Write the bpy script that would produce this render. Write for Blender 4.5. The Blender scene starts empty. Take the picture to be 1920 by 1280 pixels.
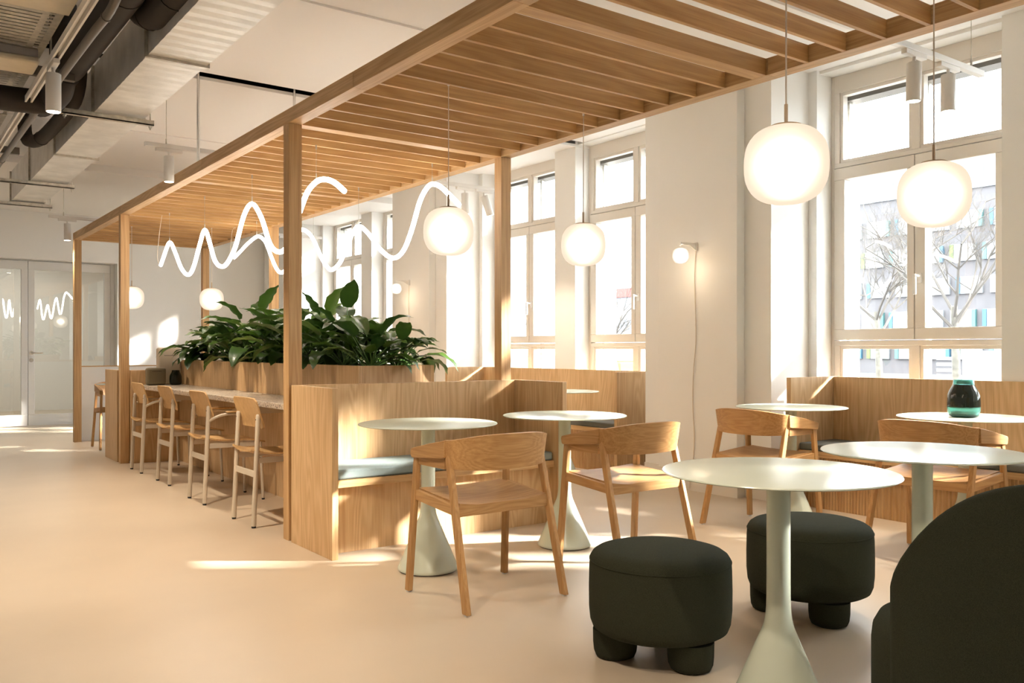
import bpy, bmesh, math, random
from mathutils import Vector, Matrix
random.seed(11)
sc = bpy.context.scene
COL = sc.collection
PI = math.pi

# ------------------------------------------------------------------ camera, sky, sun, exposure
FPX, HOR, EYE = 1640.0, 655.0, 1.11
TH = math.atan(1200.0 / FPX)
cd = bpy.data.cameras.new('camera'); cam = bpy.data.objects.new('camera', cd); COL.objects.link(cam)
cd.sensor_width = 36.0; cd.lens = FPX / 1920.0 * 36.0
cd.shift_y = (HOR - 640.0) / 1920.0
cd.clip_start = 0.05; cd.clip_end = 600
cam.location = (0, 0, EYE); cam.rotation_euler = (PI / 2, 0, -TH)
sc.camera = cam

SKY, SUN, EXPO = 6.2, 14.0, 1.27
w = bpy.data.worlds.new('sky'); sc.world = w; w.use_nodes = True
wn = w.node_tree.nodes['Background']
wn.inputs[0].default_value = (0.90, 0.95, 1.0, 1); wn.inputs[1].default_value = SKY
sd = bpy.data.lights.new('sun', 'SUN'); sd.energy = SUN; sd.angle = math.radians(2.5); sd.color = (1.0, 0.95, 0.88)
sun = bpy.data.objects.new('sun', sd); COL.objects.link(sun)
sun.rotation_euler = Vector((-0.807, 0.59, -0.484)).to_track_quat('-Z', 'Y').to_euler()
sun.location = (20, -12, 14)
vs = sc.view_settings
vs.view_transform = 'Standard'; vs.look = 'None'; vs.exposure = EXPO; vs.gamma = 1.0; vs.use_curve_mapping = False
cy = sc.cycles
cy.max_bounces = 8; cy.diffuse_bounces = 4; cy.glossy_bounces = 2; cy.transmission_bounces = 4; cy.transparent_max_bounces = 10
cy.use_adaptive_sampling = True; cy.adaptive_threshold = 0.02
cy.caustics_reflective = False; cy.caustics_refractive = False; cy.sample_clamp_indirect = 8.0
cy.use_denoising = True; cy.use_light_tree = False

# ------------------------------------------------------------------ materials
MATS = {}
def lin(r, g, b):
    f = lambda c: (c / 255.0 / 12.92) if c / 255.0 <= 0.04045 else ((c / 255.0 + 0.055) / 1.055) ** 2.4
    return (f(r), f(g), f(b), 1.0)
def newmat(name):
    m = bpy.data.materials.new(name); m.use_nodes = True
    nt = m.node_tree
    return m, nt, nt.nodes, nt.links, nt.nodes['Principled BSDF']
def setp(b, **k):
    for n, v in k.items():
        n = n.replace('_', ' ')
        if n in b.inputs: b.inputs[n].default_value = v
def plain(name, col, rough=0.5, metal=0.0, spec=0.5, noise=0.0, nscale=40.0, bump=0.0, bscale=200.0, coat=0.0):
    m, nt, N, L, b = newmat(name)
    setp(b, Base_Color=col, Roughness=rough, Metallic=metal, Specular_IOR_Level=spec, Coat_Weight=coat)
    if noise or bump:
        tc = N.new('ShaderNodeTexCoord')
    if noise:
        nz = N.new('ShaderNodeTexNoise'); nz.inputs['Scale'].default_value = nscale; nz.inputs['Detail'].default_value = 5
        L.new(tc.outputs['Object'], nz.inputs['Vector'])
        r = N.new('ShaderNodeMapRange'); r.inputs[1].default_value = 0.3; r.inputs[2].default_value = 0.7
        r.inputs[3].default_value = 1 - noise; r.inputs[4].default_value = 1 + noise
        L.new(nz.outputs[0], r.inputs[0])
        mx = N.new('ShaderNodeVectorMath'); mx.operation = 'SCALE'; mx.inputs[0].default_value = col[:3]
        L.new(r.outputs[0], mx.inputs['Scale']); L.new(mx.outputs[0], b.inputs['Base Color'])
    if bump:
        nb = N.new('ShaderNodeTexNoise'); nb.inputs['Scale'].default_value = bscale; nb.inputs['Detail'].default_value = 3
        L.new(tc.outputs['Object'], nb.inputs['Vector'])
        bp = N.new('ShaderNodeBump'); bp.inputs['Strength'].default_value = bump; bp.inputs['Distance'].default_value = 0.002
        L.new(nb.outputs[0], bp.inputs['Height']); L.new(bp.outputs[0], b.inputs['Normal'])
    MATS[name] = m; return m
def wood(name, axis, light, dark, across=9.0, along=0.7, rough=0.5, stripes=0.0, rings=9.0):
    m, nt, N, L, b = newmat(name)
    tc = N.new('ShaderNodeTexCoord'); oi = N.new('ShaderNodeObjectInfo')
    sh = N.new('ShaderNodeVectorMath'); sh.operation = 'SCALE'; sh.inputs[0].default_value = (7.3, 5.1, 9.7)
    L.new(oi.outputs['Random'], sh.inputs['Scale'])
    ad = N.new('ShaderNodeVectorMath'); ad.operation = 'ADD'
    L.new(tc.outputs['Object'], ad.inputs[0]); L.new(sh.outputs[0], ad.inputs[1])
    def mapped(ac, al):
        mp = N.new('ShaderNodeMapping'); s = [ac, ac, ac]; s[axis] = al
        mp.inputs['Scale'].default_value = s; L.new(ad.outputs[0], mp.inputs['Vector']); return mp
    n1 = N.new('ShaderNodeTexNoise'); n1.inputs['Scale'].default_value = 1.0; n1.inputs['Detail'].default_value = 2.0
    L.new(mapped(across, along).outputs[0], n1.inputs['Vector'])
    mu = N.new('ShaderNodeMath'); mu.operation = 'MULTIPLY'; mu.inputs[1].default_value = rings * 6.28
    L.new(n1.outputs[0], mu.inputs[0])
    sn = N.new('ShaderNodeMath'); sn.operation = 'SINE'; L.new(mu.outputs[0], sn.inputs[0])
    n2 = N.new('ShaderNodeTexNoise'); n2.inputs['Scale'].default_value = 1.0; n2.inputs['Detail'].default_value = 5.0
    L.new(mapped(170.0, 4.0).outputs[0], n2.inputs['Vector'])
    n3 = N.new('ShaderNodeTexNoise'); n3.inputs['Scale'].default_value = 1.0; n3.inputs['Detail'].default_value = 2.0
    L.new(mapped(3.0, 0.5).outputs[0], n3.inputs['Vector'])
    a1 = N.new('ShaderNodeMath'); a1.operation = 'MULTIPLY_ADD'; a1.inputs[1].default_value = 0.13; a1.inputs[2].default_value = 0.0
    L.new(sn.outputs[0], a1.inputs[0])
    a2 = N.new('ShaderNodeMath'); a2.operation = 'MULTIPLY_ADD'; a2.inputs[1].default_value = 0.9
    L.new(n2.outputs[0], a2.inputs[0]); L.new(a1.outputs[0], a2.inputs[2])
    a3 = N.new('ShaderNodeMath'); a3.operation = 'MULTIPLY_ADD'; a3.inputs[1].default_value = 0.6
    L.new(n3.outputs[0], a3.inputs[0]); L.new(a2.outputs[0], a3.inputs[2])
    rp = N.new('ShaderNodeMapRange'); rp.inputs[1].default_value = 0.45; rp.inputs[2].default_value = 1.05
    L.new(a3.outputs[0], rp.inputs[0])
    mx = N.new('ShaderNodeMix'); mx.data_type = 'RGBA'; mx.inputs[6].default_value = dark; mx.inputs[7].default_value = light
    L.new(rp.outputs[0], mx.inputs[0])
    hv = N.new('ShaderNodeHueSaturation'); L.new(mx.outputs[2], hv.inputs['Color'])
    rv = N.new('ShaderNodeMapRange'); rv.inputs[3].default_value = 0.9; rv.inputs[4].default_value = 1.08
    L.new(oi.outputs['Random'], rv.inputs[0]); L.new(rv.outputs[0], hv.inputs['Value'])
    L.new(hv.outputs[0], b.inputs['Base Color'])
    bp = N.new('ShaderNodeBump'); bp.inputs['Strength'].default_value = 0.12; bp.inputs['Distance'].default_value = 0.001
    L.new(n2.outputs[0], bp.inputs['Height']); L.new(bp.outputs[0], b.inputs['Normal'])
    setp(b, Roughness=rough, Specular_IOR_Level=0.35)
    MATS[name] = m; return m
def emis(name, col, strength):
    m = bpy.data.materials.new(name); m.use_nodes = True; nt = m.node_tree
    nt.nodes.remove(nt.nodes['Principled BSDF'])
    e = nt.nodes.new('ShaderNodeEmission'); e.inputs[0].default_value = col; e.inputs[1].default_value = strength
    nt.links.new(e.outputs[0], nt.nodes['Material Output'].inputs[0]); MATS[name] = m; return m
def pane_mat(name, tint=(1, 1, 1, 1), refl=0.06, rough=0.0):
    m = bpy.data.materials.new(name); m.use_nodes = True; nt = m.node_tree; N = nt.nodes
    N.remove(N['Principled BSDF'])
    t = N.new('ShaderNodeBsdfTransparent'); t.inputs[0].default_value = tint
    g = N.new('ShaderNodeBsdfGlossy'); g.inputs['Roughness'].default_value = rough
    mx = N.new('ShaderNodeMixShader'); mx.inputs[0].default_value = refl
    nt.links.new(t.outputs[0], mx.inputs[1]); nt.links.new(g.outputs[0], mx.inputs[2])
    nt.links.new(mx.outputs[0], N['Material Output'].inputs[0]); MATS[name] = m; return m
def opal_mat(name, glow, strength, mixf):
    m = bpy.data.materials.new(name); m.use_nodes = True; nt = m.node_tree; N = nt.nodes
    N.remove(N['Principled BSDF'])
    r = N.new('ShaderNodeBsdfRefraction'); r.inputs['Roughness'].default_value = 0.62; r.inputs['IOR'].default_value = 1.55
    r.inputs['Color'].default_value = (1, .96, .9, 1)
    e = N.new('ShaderNodeEmission'); e.inputs[0].default_value = glow; e.inputs[1].default_value = strength
    mx = N.new('ShaderNodeMixShader'); mx.inputs[0].default_value = mixf
    nt.links.new(e.outputs[0], mx.inputs[1]); nt.links.new(r.outputs[0], mx.inputs[2])
    nt.links.new(mx.outputs[0], N['Material Output'].inputs[0]); MATS[name] = m; return m

OL, OD = (0.66, 0.43, 0.215, 1), (0.46, 0.265, 0.11, 1)
wood('oak_x', 0, OL, OD); wood('oak_y', 1, OL, OD); wood('oak_z', 2, OL, OD, across=11, along=0.45)
wood('veneer_z', 2, (0.70, 0.48, 0.265, 1), (0.50, 0.305, 0.14, 1), across=4.5, along=0.55, rings=16)
wood('slat_x', 0, (0.62, 0.375, 0.155, 1), (0.45, 0.245, 0.09, 1), across=7)
wood('chair_z', 2, (0.54, 0.315, 0.13, 1), (0.38, 0.195, 0.07, 1), across=14, along=1.2)
wood('chair_x', 0, (0.54, 0.315, 0.13, 1), (0.38, 0.195, 0.07, 1), across=10, along=1.1, rings=12)
wood('chair_y', 1, (0.54, 0.315, 0.13, 1), (0.38, 0.195, 0.07, 1), across=12, along=1.2)
wood('plywood_z', 2, (0.66, 0.42, 0.19, 1), (0.52, 0.31, 0.13, 1), across=12, along=1.2)
# ribbed veneer for the plinths of the window benches
m = wood('ribbed_z', 2, (0.58, 0.36, 0.17, 1), (0.42, 0.23, 0.09, 1), across=8)
plain('white_wall', (0.90, 0.882, 0.85, 1), 0.75)
plain('ceiling_white', (0.91, 0.88, 0.845, 1), 0.6)
plain('window_frame', (0.77, 0.71, 0.635, 1), 0.42)
plain('door_white', (0.80, 0.79, 0.77, 1), 0.4)
plain('skirting', (0.80, 0.76, 0.70, 1), 0.5)
plain('floor_resin', (0.58, 0.475, 0.36, 1), 0.34, spec=0.5, noise=0.05, nscale=1.3, bump=0.03, bscale=30)
plain('table_green', (0.61, 0.655, 0.545, 1), 0.22, spec=0.5)
plain('pouf_fabric', (0.036, 0.038, 0.024, 1), 0.95, spec=0.1, noise=0.35, nscale=600, bump=0.5, bscale=900)
plain('cushion_fabric', (0.27, 0.32, 0.32, 1), 0.95, spec=0.1, noise=0.2, nscale=500, bump=0.4, bscale=800)
plain('cushion_dark', (0.15, 0.15, 0.135, 1), 0.95, spec=0.1, noise=0.2, nscale=500, bump=0.4, bscale=800)
plain('beige_metal', (0.62, 0.53, 0.42, 1), 0.4)
plain('rubber', (0.02, 0.02, 0.02, 1), 0.7)
plain('chrome', (0.75, 0.74, 0.72, 1), 0.22, metal=1.0)
plain('glide', (0.7, 0.7, 0.68, 1), 0.4)
plain('white_metal', (0.80, 0.77, 0.73, 1), 0.4)
plain('cord_beige', (0.70, 0.60, 0.48, 1), 0.5)
plain('brass_beige', (0.62, 0.46, 0.30, 1), 0.4)
plain('galvanised', (0.84, 0.83, 0.81, 1), 0.42, metal=0.55, noise=0.10, nscale=7)
plain('galv_dark', (0.34, 0.31, 0.26, 1), 0.45, metal=0.8, noise=0.15, nscale=9)
plain('insulation', (0.028, 0.021, 0.016, 1), 0.75, noise=0.2, nscale=6)
plain('conduit_grey', (0.16, 0.14, 0.12, 1), 0.45, metal=0.3)
plain('strut_metal', (0.55, 0.52, 0.45, 1), 0.4, metal=0.8, noise=0.2, nscale=30)
plain('cream_board', (0.72, 0.64, 0.50, 1), 0.6, noise=0.06, nscale=12)
plain('grey_board', (0.40, 0.37, 0.36, 1), 0.6)
plain('black_void', (0.012, 0.011, 0.010, 1), 0.8)
plain('soil', (0.05, 0.033, 0.022, 1), 0.95, noise=0.5, nscale=60, bump=1.0, bscale=50)
plain('beige_plastic', (0.62, 0.52, 0.39, 1), 0.5)
plain('olive_plastic', (0.17, 0.135, 0.075, 1), 0.4)
plain('neon_cap', (0.8, 0.78, 0.75, 1), 0.4)
plain('facade_grey', (0.100, 0.094, 0.098, 1), 0.8, noise=0.12, nscale=0.5)
plain('facade_pale', (0.17, 0.18, 0.20, 1), 0.6)
plain('facade_window', (0.19, 0.195, 0.20, 1), 0.3)
plain('panel_blue', (0.035, 0.11, 0.17, 1), 0.5); plain('panel_green', (0.10, 0.15, 0.03, 1), 0.5); plain('panel_teal', (0.06, 0.15, 0.15, 1), 0.5)
plain('stucco', (0.50, 0.47, 0.42, 1), 0.9, noise=0.12, nscale=40, bump=0.6, bscale=60)
plain('bark', (0.12, 0.11, 0.09, 1), 0.9, noise=0.3, nscale=8)
plain('twig', (0.085, 0.075, 0.065, 1), 0.9)
plain('asphalt', (0.12, 0.12, 0.12, 1), 0.9)
plain('red_roof', (0.35, 0.06, 0.05, 1), 0.7); plain('yellow_paint', (0.55, 0.38, 0.03, 1), 0.5)
plain('shed_white', (0.38, 0.38, 0.38, 1), 0.7)
pane_mat('window_glass', (0.97, 0.985, 0.98, 1), 0.05)
pane_mat('door_glass', (0.93, 0.95, 0.93, 1), 0.10)
emis('neon', (1.0, 0.90, 0.79, 1), 10.0)
emis('spot_face', (1.0, 0.86, 0.68, 1), 12.0)
emis('bulb', (1.0, 0.88, 0.72, 1), 22.0)
emis('corridor_fill_glow', (1.0, 0.95, 0.88, 1), 3.2)  # glow of the added fill panel in the corridor
opal_mat('opal', (1.0, 0.80, 0.61, 1), 0.46, 0.24)

# terrazzo
m, nt, N, L, b = newmat('terrazzo'); MATS['terrazzo'] = m
tc = N.new('ShaderNodeTexCoord'); vo = N.new('ShaderNodeTexVoronoi'); vo.inputs['Scale'].default_value = 95
L.new(tc.outputs['Object'], vo.inputs['Vector'])
cr = N.new('ShaderNodeValToRGB'); e = cr.color_ramp.elements
cr.color_ramp.interpolation = 'CONSTANT'
e[0].position = 0.0; e[0].color = (0.12, 0.085, 0.06, 1); e[1].position = 0.13; e[1].color = (0.60, 0.51, 0.41, 1)
x = e.new(0.45); x.color = (0.66, 0.58, 0.48, 1); x = e.new(0.78); x.color = (0.52, 0.42, 0.33, 1)
sp = N.new('ShaderNodeSeparateColor'); L.new(vo.outputs['Color'], sp.inputs[0]); L.new(sp.outputs[0], cr.inputs[0]); L.new(cr.outputs[0], b.inputs['Base Color'])
setp(b, Roughness=0.3)
# leaves (two greens)
def leafmat(name, c1, c2):
    m, nt, N, L, b = newmat(name); MATS[name] = m
    oi = N.new('ShaderNodeObjectInfo'); tc = N.new('ShaderNodeTexCoord')
    nz = N.new('ShaderNodeTexNoise'); nz.inputs['Scale'].default_value = 14; L.new(tc.outputs['Object'], nz.inputs['Vector'])
    ad = N.new('ShaderNodeMath'); ad.operation = 'MULTIPLY_ADD'; ad.inputs[1].default_value = 0.5; L.new(nz.outputs[0], ad.inputs[0])
    hm = N.new('ShaderNodeMath'); hm.operation = 'MULTIPLY_ADD'; hm.inputs[1].default_value = 0.9; hm.inputs[2].default_value = -0.2
    L.new(oi.outputs['Random'], hm.inputs[0]); L.new(hm.outputs[0], ad.inputs[2])
    mx = N.new('ShaderNodeMix'); mx.data_type = 'RGBA'; mx.inputs[6].default_value = c1; mx.inputs[7].default_value = c2
    L.new(ad.outputs[0], mx.inputs[0]); L.new(mx.outputs[2], b.inputs['Base Color'])
    setp(b, Roughness=0.32, Specular_IOR_Level=0.5, Transmission_Weight=0.0)
    tr = N.new('ShaderNodeBsdfTranslucent'); L.new(mx.outputs[2], tr.inputs[0])
    ms = N.new('ShaderNodeMixShader'); ms.inputs[0].default_value = 0.22
    L.new(b.outputs[0], ms.inputs[1]); L.new(tr.outputs[0], ms.inputs[2]); L.new(ms.outputs[0], N['Material Output'].inputs[0])
leafmat('leaf', (0.022, 0.056, 0.012, 1), (0.085, 0.17, 0.022, 1))
plain('petiole', (0.10, 0.20, 0.045, 1), 0.5)
def vase_mat(name, col, rough=0.05):
    m, nt, N, L, b = newmat(name); setp(b, Base_Color=col, Roughness=rough, Transmission_Weight=0.85, IOR=1.45); MATS[name] = m
vase_mat('glass_teal', (0.22, 0.62, 0.58, 1)); vase_mat('glass_dark', (0.045, 0.055, 0.045, 1)); vase_mat('glass_olive', (0.05, 0.06, 0.03, 1))
# fine vertical ribs on 'ribbed_z'
nt = MATS['ribbed_z'].node_tree; N, L = nt.nodes, nt.links
tc = N.new('ShaderNodeTexCoord'); wv = N.new('ShaderNodeTexWave'); wv.wave_type = 'BANDS'; wv.bands_direction = 'Y'; wv.inputs['Scale'].default_value = 14.0
L.new(tc.outputs['Object'], wv.inputs['Vector'])
bp = N.new('ShaderNodeBump'); bp.inputs['Strength'].default_value = 0.9; bp.inputs['Distance'].default_value = 0.006
L.new(wv.outputs[0], bp.inputs['Height']); L.new(bp.outputs[0], N['Principled BSDF'].inputs['Normal'])

# ------------------------------------------------------------------ geometry helpers
def box(bm, x0, x1, y0, y1, z0, z1):
    v = [bm.verts.new(p) for p in ((x0, y0, z0), (x1, y0, z0), (x1, y1, z0), (x0, y1, z0), (x0, y0, z1), (x1, y0, z1), (x1, y1, z1), (x0, y1, z1))]
    for f in ((0, 3, 2, 1), (4, 5, 6, 7), (0, 1, 5, 4), (1, 2, 6, 5), (2, 3, 7, 6), (3, 0, 4, 7)):
        bm.faces.new([v[i] for i in f])
    return bm
def B(*boxes):
    bm = bmesh.new()
    for b_ in boxes: box(bm, *b_)
    return bm
def tube(bm, pts, r, seg=8, cap=True):
    pts = [Vector(p) for p in pts]; n = len(pts); rings = []
    rr = r if isinstance(r, (list, tuple)) else [r] * n
    t0 = (pts[1] - pts[0]).normalized()
    up = Vector((0, 0, 1)) if abs(t0.z) < 0.9 else Vector((1, 0, 0))
    nrm = (up - t0 * up.dot(t0)).normalized()
    for i in range(n):
        t = (pts[min(i + 1, n - 1)] - pts[max(i - 1, 0)]).normalized()
        nrm = (nrm - t * nrm.dot(t)).normalized(); bi = t.cross(nrm)
        rings.append([bm.verts.new(pts[i] + (nrm * math.cos(2 * PI * k / seg) + bi * math.sin(2 * PI * k / seg)) * rr[i]) for k in range(seg)])
    for i in range(n - 1):
        for k in range(seg):
            bm.faces.new((rings[i][k], rings[i][(k + 1) % seg], rings[i + 1][(k + 1) % seg], rings[i + 1][k]))
    if cap:
        bm.faces.new(list(reversed(rings[0]))); bm.faces.new(rings[-1])
    return bm
def TUBE(pts, r, seg=8): return tube(bmesh.new(), pts, r, seg)
def lathe(prof, seg=32, bm=None, c=(0, 0, 0)):
    bm = bm or bmesh.new(); rings = []
    for r, z in prof:
        if r < 1e-5: rings.append([bm.verts.new((c[0], c[1], c[2] + z))])
        else: rings.append([bm.verts.new((c[0] + r * math.cos(2 * PI * k / seg), c[1] + r * math.sin(2 * PI * k / seg), c[2] + z)) for k in range(seg)])
    for a, b_ in zip(rings, rings[1:]):
        for k in range(seg):
            k2 = (k + 1) % seg
            if len(a) == 1 and len(b_) == 1: continue
            if len(a) == 1: bm.faces.new((a[0], b_[k2], b_[k]))
            elif len(b_) == 1: bm.faces.new((a[k], a[k2], b_[0]))
            else: bm.faces.new((a[k], a[k2], b_[k2], b_[k]))
    return bm
def grid(bm, rows, close=False):
    vv = [[bm.verts.new(p) for p in r] for r in rows]
    for a, b_ in zip(vv, vv[1:]):
        for k in range(len(a) - 1): bm.faces.new((a[k], a[k + 1], b_[k + 1], b_[k]))
    return vv
def prism(poly, x0, x1, bm=None):           # polygon in (y, z) swept along x
    bm = bm or bmesh.new()
    a = [bm.verts.new((x0, y, z)) for y, z in poly]; b_ = [bm.verts.new((x1, y, z)) for y, z in poly]; n = len(poly)
    bm.faces.new(a); bm.faces.new(list(reversed(b_)))
    for k in range(n): bm.faces.new((a[k], b_[k], b_[(k + 1) % n], a[(k + 1) % n]))
    return bm
def beam4(bm, p0, p1, wx, wy, wx1=None, wy1=None):     # tapered rectangular bar, section axes x / y
    wx1 = wx1 or wx; wy1 = wy1 or wy; r = []
    for p, a, b_ in ((p0, wx, wy), (p1, wx1, wy1)):
        r.append([bm.verts.new((p[0] + sx * a / 2, p[1] + sy * b_ / 2, p[2])) for sx, sy in ((-1, -1), (1, -1), (1, 1), (-1, 1))])
    bm.faces.new(list(reversed(r[0]))); bm.faces.new(r[1])
    for k in range(4): bm.faces.new((r[0][k], r[0][(k + 1) % 4], r[1][(k + 1) % 4], r[1][k]))
    return bm
def shell(bm, rows, th):                  # thicken a grid of points along normals
    n, mcount = len(rows), len(rows[0])
    P_ = [[Vector(p) for p in r] for r in rows]; O = []
    for i in range(n):
        ro = []
        for j in range(mcount):
            du = P_[min(i + 1, n - 1)][j] - P_[max(i - 1, 0)][j]; dv = P_[i][min(j + 1, mcount - 1)] - P_[i][max(j - 1, 0)]
            ro.append(P_[i][j] + du.cross(dv).normalized() * th)
        O.append(ro)
    a = [[bm.verts.new(p) for p in r] for r in P_]; b_ = [[bm.verts.new(p) for p in r] for r in O]
    for i in range(n - 1):
        for j in range(mcount - 1):
            bm.faces.new((a[i][j], a[i + 1][j], a[i + 1][j + 1], a[i][j + 1])); bm.faces.new((b_[i][j], b_[i][j + 1], b_[i + 1][j + 1], b_[i + 1][j]))
    edge = [(i, 0) for i in range(n)] + [(n - 1, j) for j in range(1, mcount)] + [(i, mcount - 1) for i in range(n - 2, -1, -1)] + [(0, j) for j in range(mcount - 2, 0, -1)]
    for (i, j), (k, l) in zip(edge, edge[1:] + edge[:1]):
        bm.faces.new((a[i][j], b_[i][j], b_[k][l], a[k][l]))
    return bm
def smoothpts(pts, sub=6):                # catmull-rom
    pts = [Vector(p) for p in pts]; out = []
    for i in range(len(pts) - 1):
        p0, p1, p2, p3 = pts[max(i - 1, 0)], pts[i], pts[i + 1], pts[min(i + 2, len(pts) - 1)]
        for k in range(sub):
            t = k / sub
            out.append(0.5 * ((2 * p1) + (p2 - p0) * t + (2 * p0 - 5 * p1 + 4 * p2 - p3) * t * t + (3 * p1 - p0 - 3 * p2 + p3) * t ** 3))
    out.append(pts[-1]); return out

def mesh_of(bm, name, mat, smooth=0):
    bmesh.ops.recalc_face_normals(bm, faces=bm.faces)
    me = bpy.data.meshes.new(name); bm.to_mesh(me); bm.free()
    me.materials.append(MATS[mat])
    if smooth:
        for p in me.polygons: p.use_smooth = True
        if smooth < 180: me.set_sharp_from_angle(angle=math.radians(smooth))
    return me
def wloc(o):
    v = Vector((0, 0, 0))
    while o: v += o.location; o = o.parent
    return v
def part(name, bm, mat, parent=None, world=False, smooth=0, bevel=0.0, loc=None, label=None):
    me = bm if isinstance(bm, bpy.types.Mesh) else mesh_of(bm, name, mat, smooth)
    o = bpy.data.objects.new(name, me); COL.objects.link(o)
    if parent: o.parent = parent
    if world and parent: o.location = -wloc(parent)
    if loc: o.location = loc
    if bevel:
        md = o.modifiers.new('bevel', 'BEVEL'); md.width = bevel; md.segments = 2; md.limit_method = 'ANGLE'; md.angle_limit = 0.6
        if not smooth:
            for p in me.polygons: p.use_smooth = True
            me.set_sharp_from_angle(angle=math.radians(30))
    if label: o['label'] = label
    return o
def tag(o, label, cat, group=None, kind=None):
    o['label'] = label; o['category'] = cat
    if group: o['group'] = group
    if kind: o['kind'] = kind
    return o
def thing(name, label, cat, loc=(0, 0, 0), rz=0.0, group=None, kind=None):
    o = bpy.data.objects.new(name, None); COL.objects.link(o); o.empty_display_size = 0.1
    o.location = loc; o.rotation_euler = (0, 0, rz)
    return tag(o, label, cat, group, kind)
def dup(root, loc, rz, label, group=None):
    r = root.copy(); COL.objects.link(r); r.location = loc; r.rotation_euler = (0, 0, rz); r['label'] = label
    if group: r['group'] = group
    for ch in list(root.children):
        c = ch.copy(); COL.objects.link(c); c.parent = r
        for g in list(ch.children):
            d = g.copy(); COL.objects.link(d); d.parent = c
    return r
def struct(name, bm, mat, label, cat, smooth=0):
    o = part(name, bm, mat, smooth=smooth); return tag(o, label, cat, kind='structure')

# ------------------------------------------------------------------ room shell
X0, X1W, Y0, YF = -3.6, 6.32, -5.2, 14.10           # left wall, outer face of window wall, back wall, far wall
ZC = 3.20
struct('floor', B((X0, 6.3, Y0, 18.4, -0.10, 0.0)), 'floor_resin', 'cream poured resin floor running through the whole room', 'floor')

BAYS = (-3.625, 0.855, 5.335, 9.815)
bm = bmesh.new()
for b0 in BAYS:
    box(bm, 5.31, X1W, b0 + 3.19, b0 + 4.48, 0, 3.5)                    # pier
    box(bm, 5.757, X1W, b0, b0 + 0.075, 0, 3.5); box(bm, 5.757, X1W, b0 + 3.115, b0 + 3.19, 0, 3.5)
    box(bm, 5.757, X1W, b0 + 1.445, b0 + 1.775, 0, 3.5)                 # narrow pier between the two windows
    for a, c in ((0.075, 1.445), (1.775, 3.115)):
        box(bm, 5.79, X1W, b0 + a, b0 + c, 0, 0.70)
        box(bm, 5.79, X1W, b0 + a, b0 + c, 3.19, 3.5)
box(bm, 5.31, X1W, Y0, BAYS[0], 0, 3.5)
box(bm, 5.31, X1W, 14.295, 14.6, 0, 3.5)
wr = struct('wall_right', bm, 'white_wall', 'white plastered window wall with deep piers and recesses', 'wall')
for b0 in BAYS[1:]:
    part('pier_casing', B((5.22, 5.309, b0 + 3.43, b0 + 4.235, 0, 3.195)), 'white_wall', wr, bevel=0.004)
# skirting along the piers
bm = bmesh.new()
for b0 in BAYS[1:]:
    for z0, z1, d in ((0.0, 0.075, 0.016), (0.076, 0.155, 0.011)):
        box(bm, 5.22 - d, 5.22, b0 + 3.43 - d, b0 + 4.235 + d, z0, z1)
        box(bm, 5.31 - d, 5.31, b0 + 3.19, b0 + 3.43 - d, z0, z1); box(bm, 5.31 - d, 5.31, b0 + 4.235 + d, b0 + 4.48, z0, z1)
        box(bm, 5.22, 5.31, b0 + 3.43 - d, b0 + 3.43, z0, z1); box(bm, 5.22, 5.31, b0 + 4.235, b0 + 4.235 + d, z0, z1)
struct('baseboard_right', bm, 'skirting', 'two-step white skirting around the foot of the window piers', 'baseboard')

wf = struct('wall_far', B((2.973, 5.31, YF, 14.6, 0, 3.5), (0.65, 2.973, YF, 14.6, 2.40, 3.5), (X0, 0.65, YF, 14.6, 0, 3.5)), 'white_wall',
            'plain white end wall around the glazed double door', 'wall')
struct('wall_left', B((X0 - 0.2, X0, Y0, 14.6, 0, 3.5)), 'white_wall', 'plain white wall opposite the windows', 'wall')
struct('wall_back', B((X0, 5.31, Y0 - 0.2, Y0, 0, 3.5)), 'white_wall', 'plain white wall behind the viewer', 'wall')
# corridor behind the glass door
struct('wall_corridor', B((X0, 6.3, 18.0, 18.2, 0, 2.9), (X0, 6.3, 14.6, 18.2, 2.9, 3.1), (X0, X0 + .1, 14.6, 18.0, 0, 2.9), (6.2, 6.3, 14.6, 18.0, 0, 2.9)), 'white_wall', 'white corridor walls seen through the glass door', 'wall')

ce = struct('ceiling', B((X0, X1W, Y0, 14.6, 3.5, 3.62)), 'black_void', 'dark slab above the suspended white ceiling fields', 'ceiling')
for name, bx in (('ceiling_field', (X0, 5.94, Y0, 4.98, 3.215, 3.3)), ('ceiling_field', (X0, 5.94, 4.98, 6.70, 3.20, 3.3)),
                 ('ceiling_field', (X0, 5.94, 6.77, 8.72, 3.165, 3.19)), ('ceiling_field', (X0, 5.94, 8.72, 10.50, 3.155, 3.19)),
                 ('ceiling_field', (X0, 5.94, 10.50, 14.12, 3.075, 3.3))):
    part(name, B(bx), 'ceiling_white', ce)
part('suspension_channel', B((X0, 5.2, 6.705, 6.735, 3.24, 3.28)), 'black_void', ce)

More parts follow.
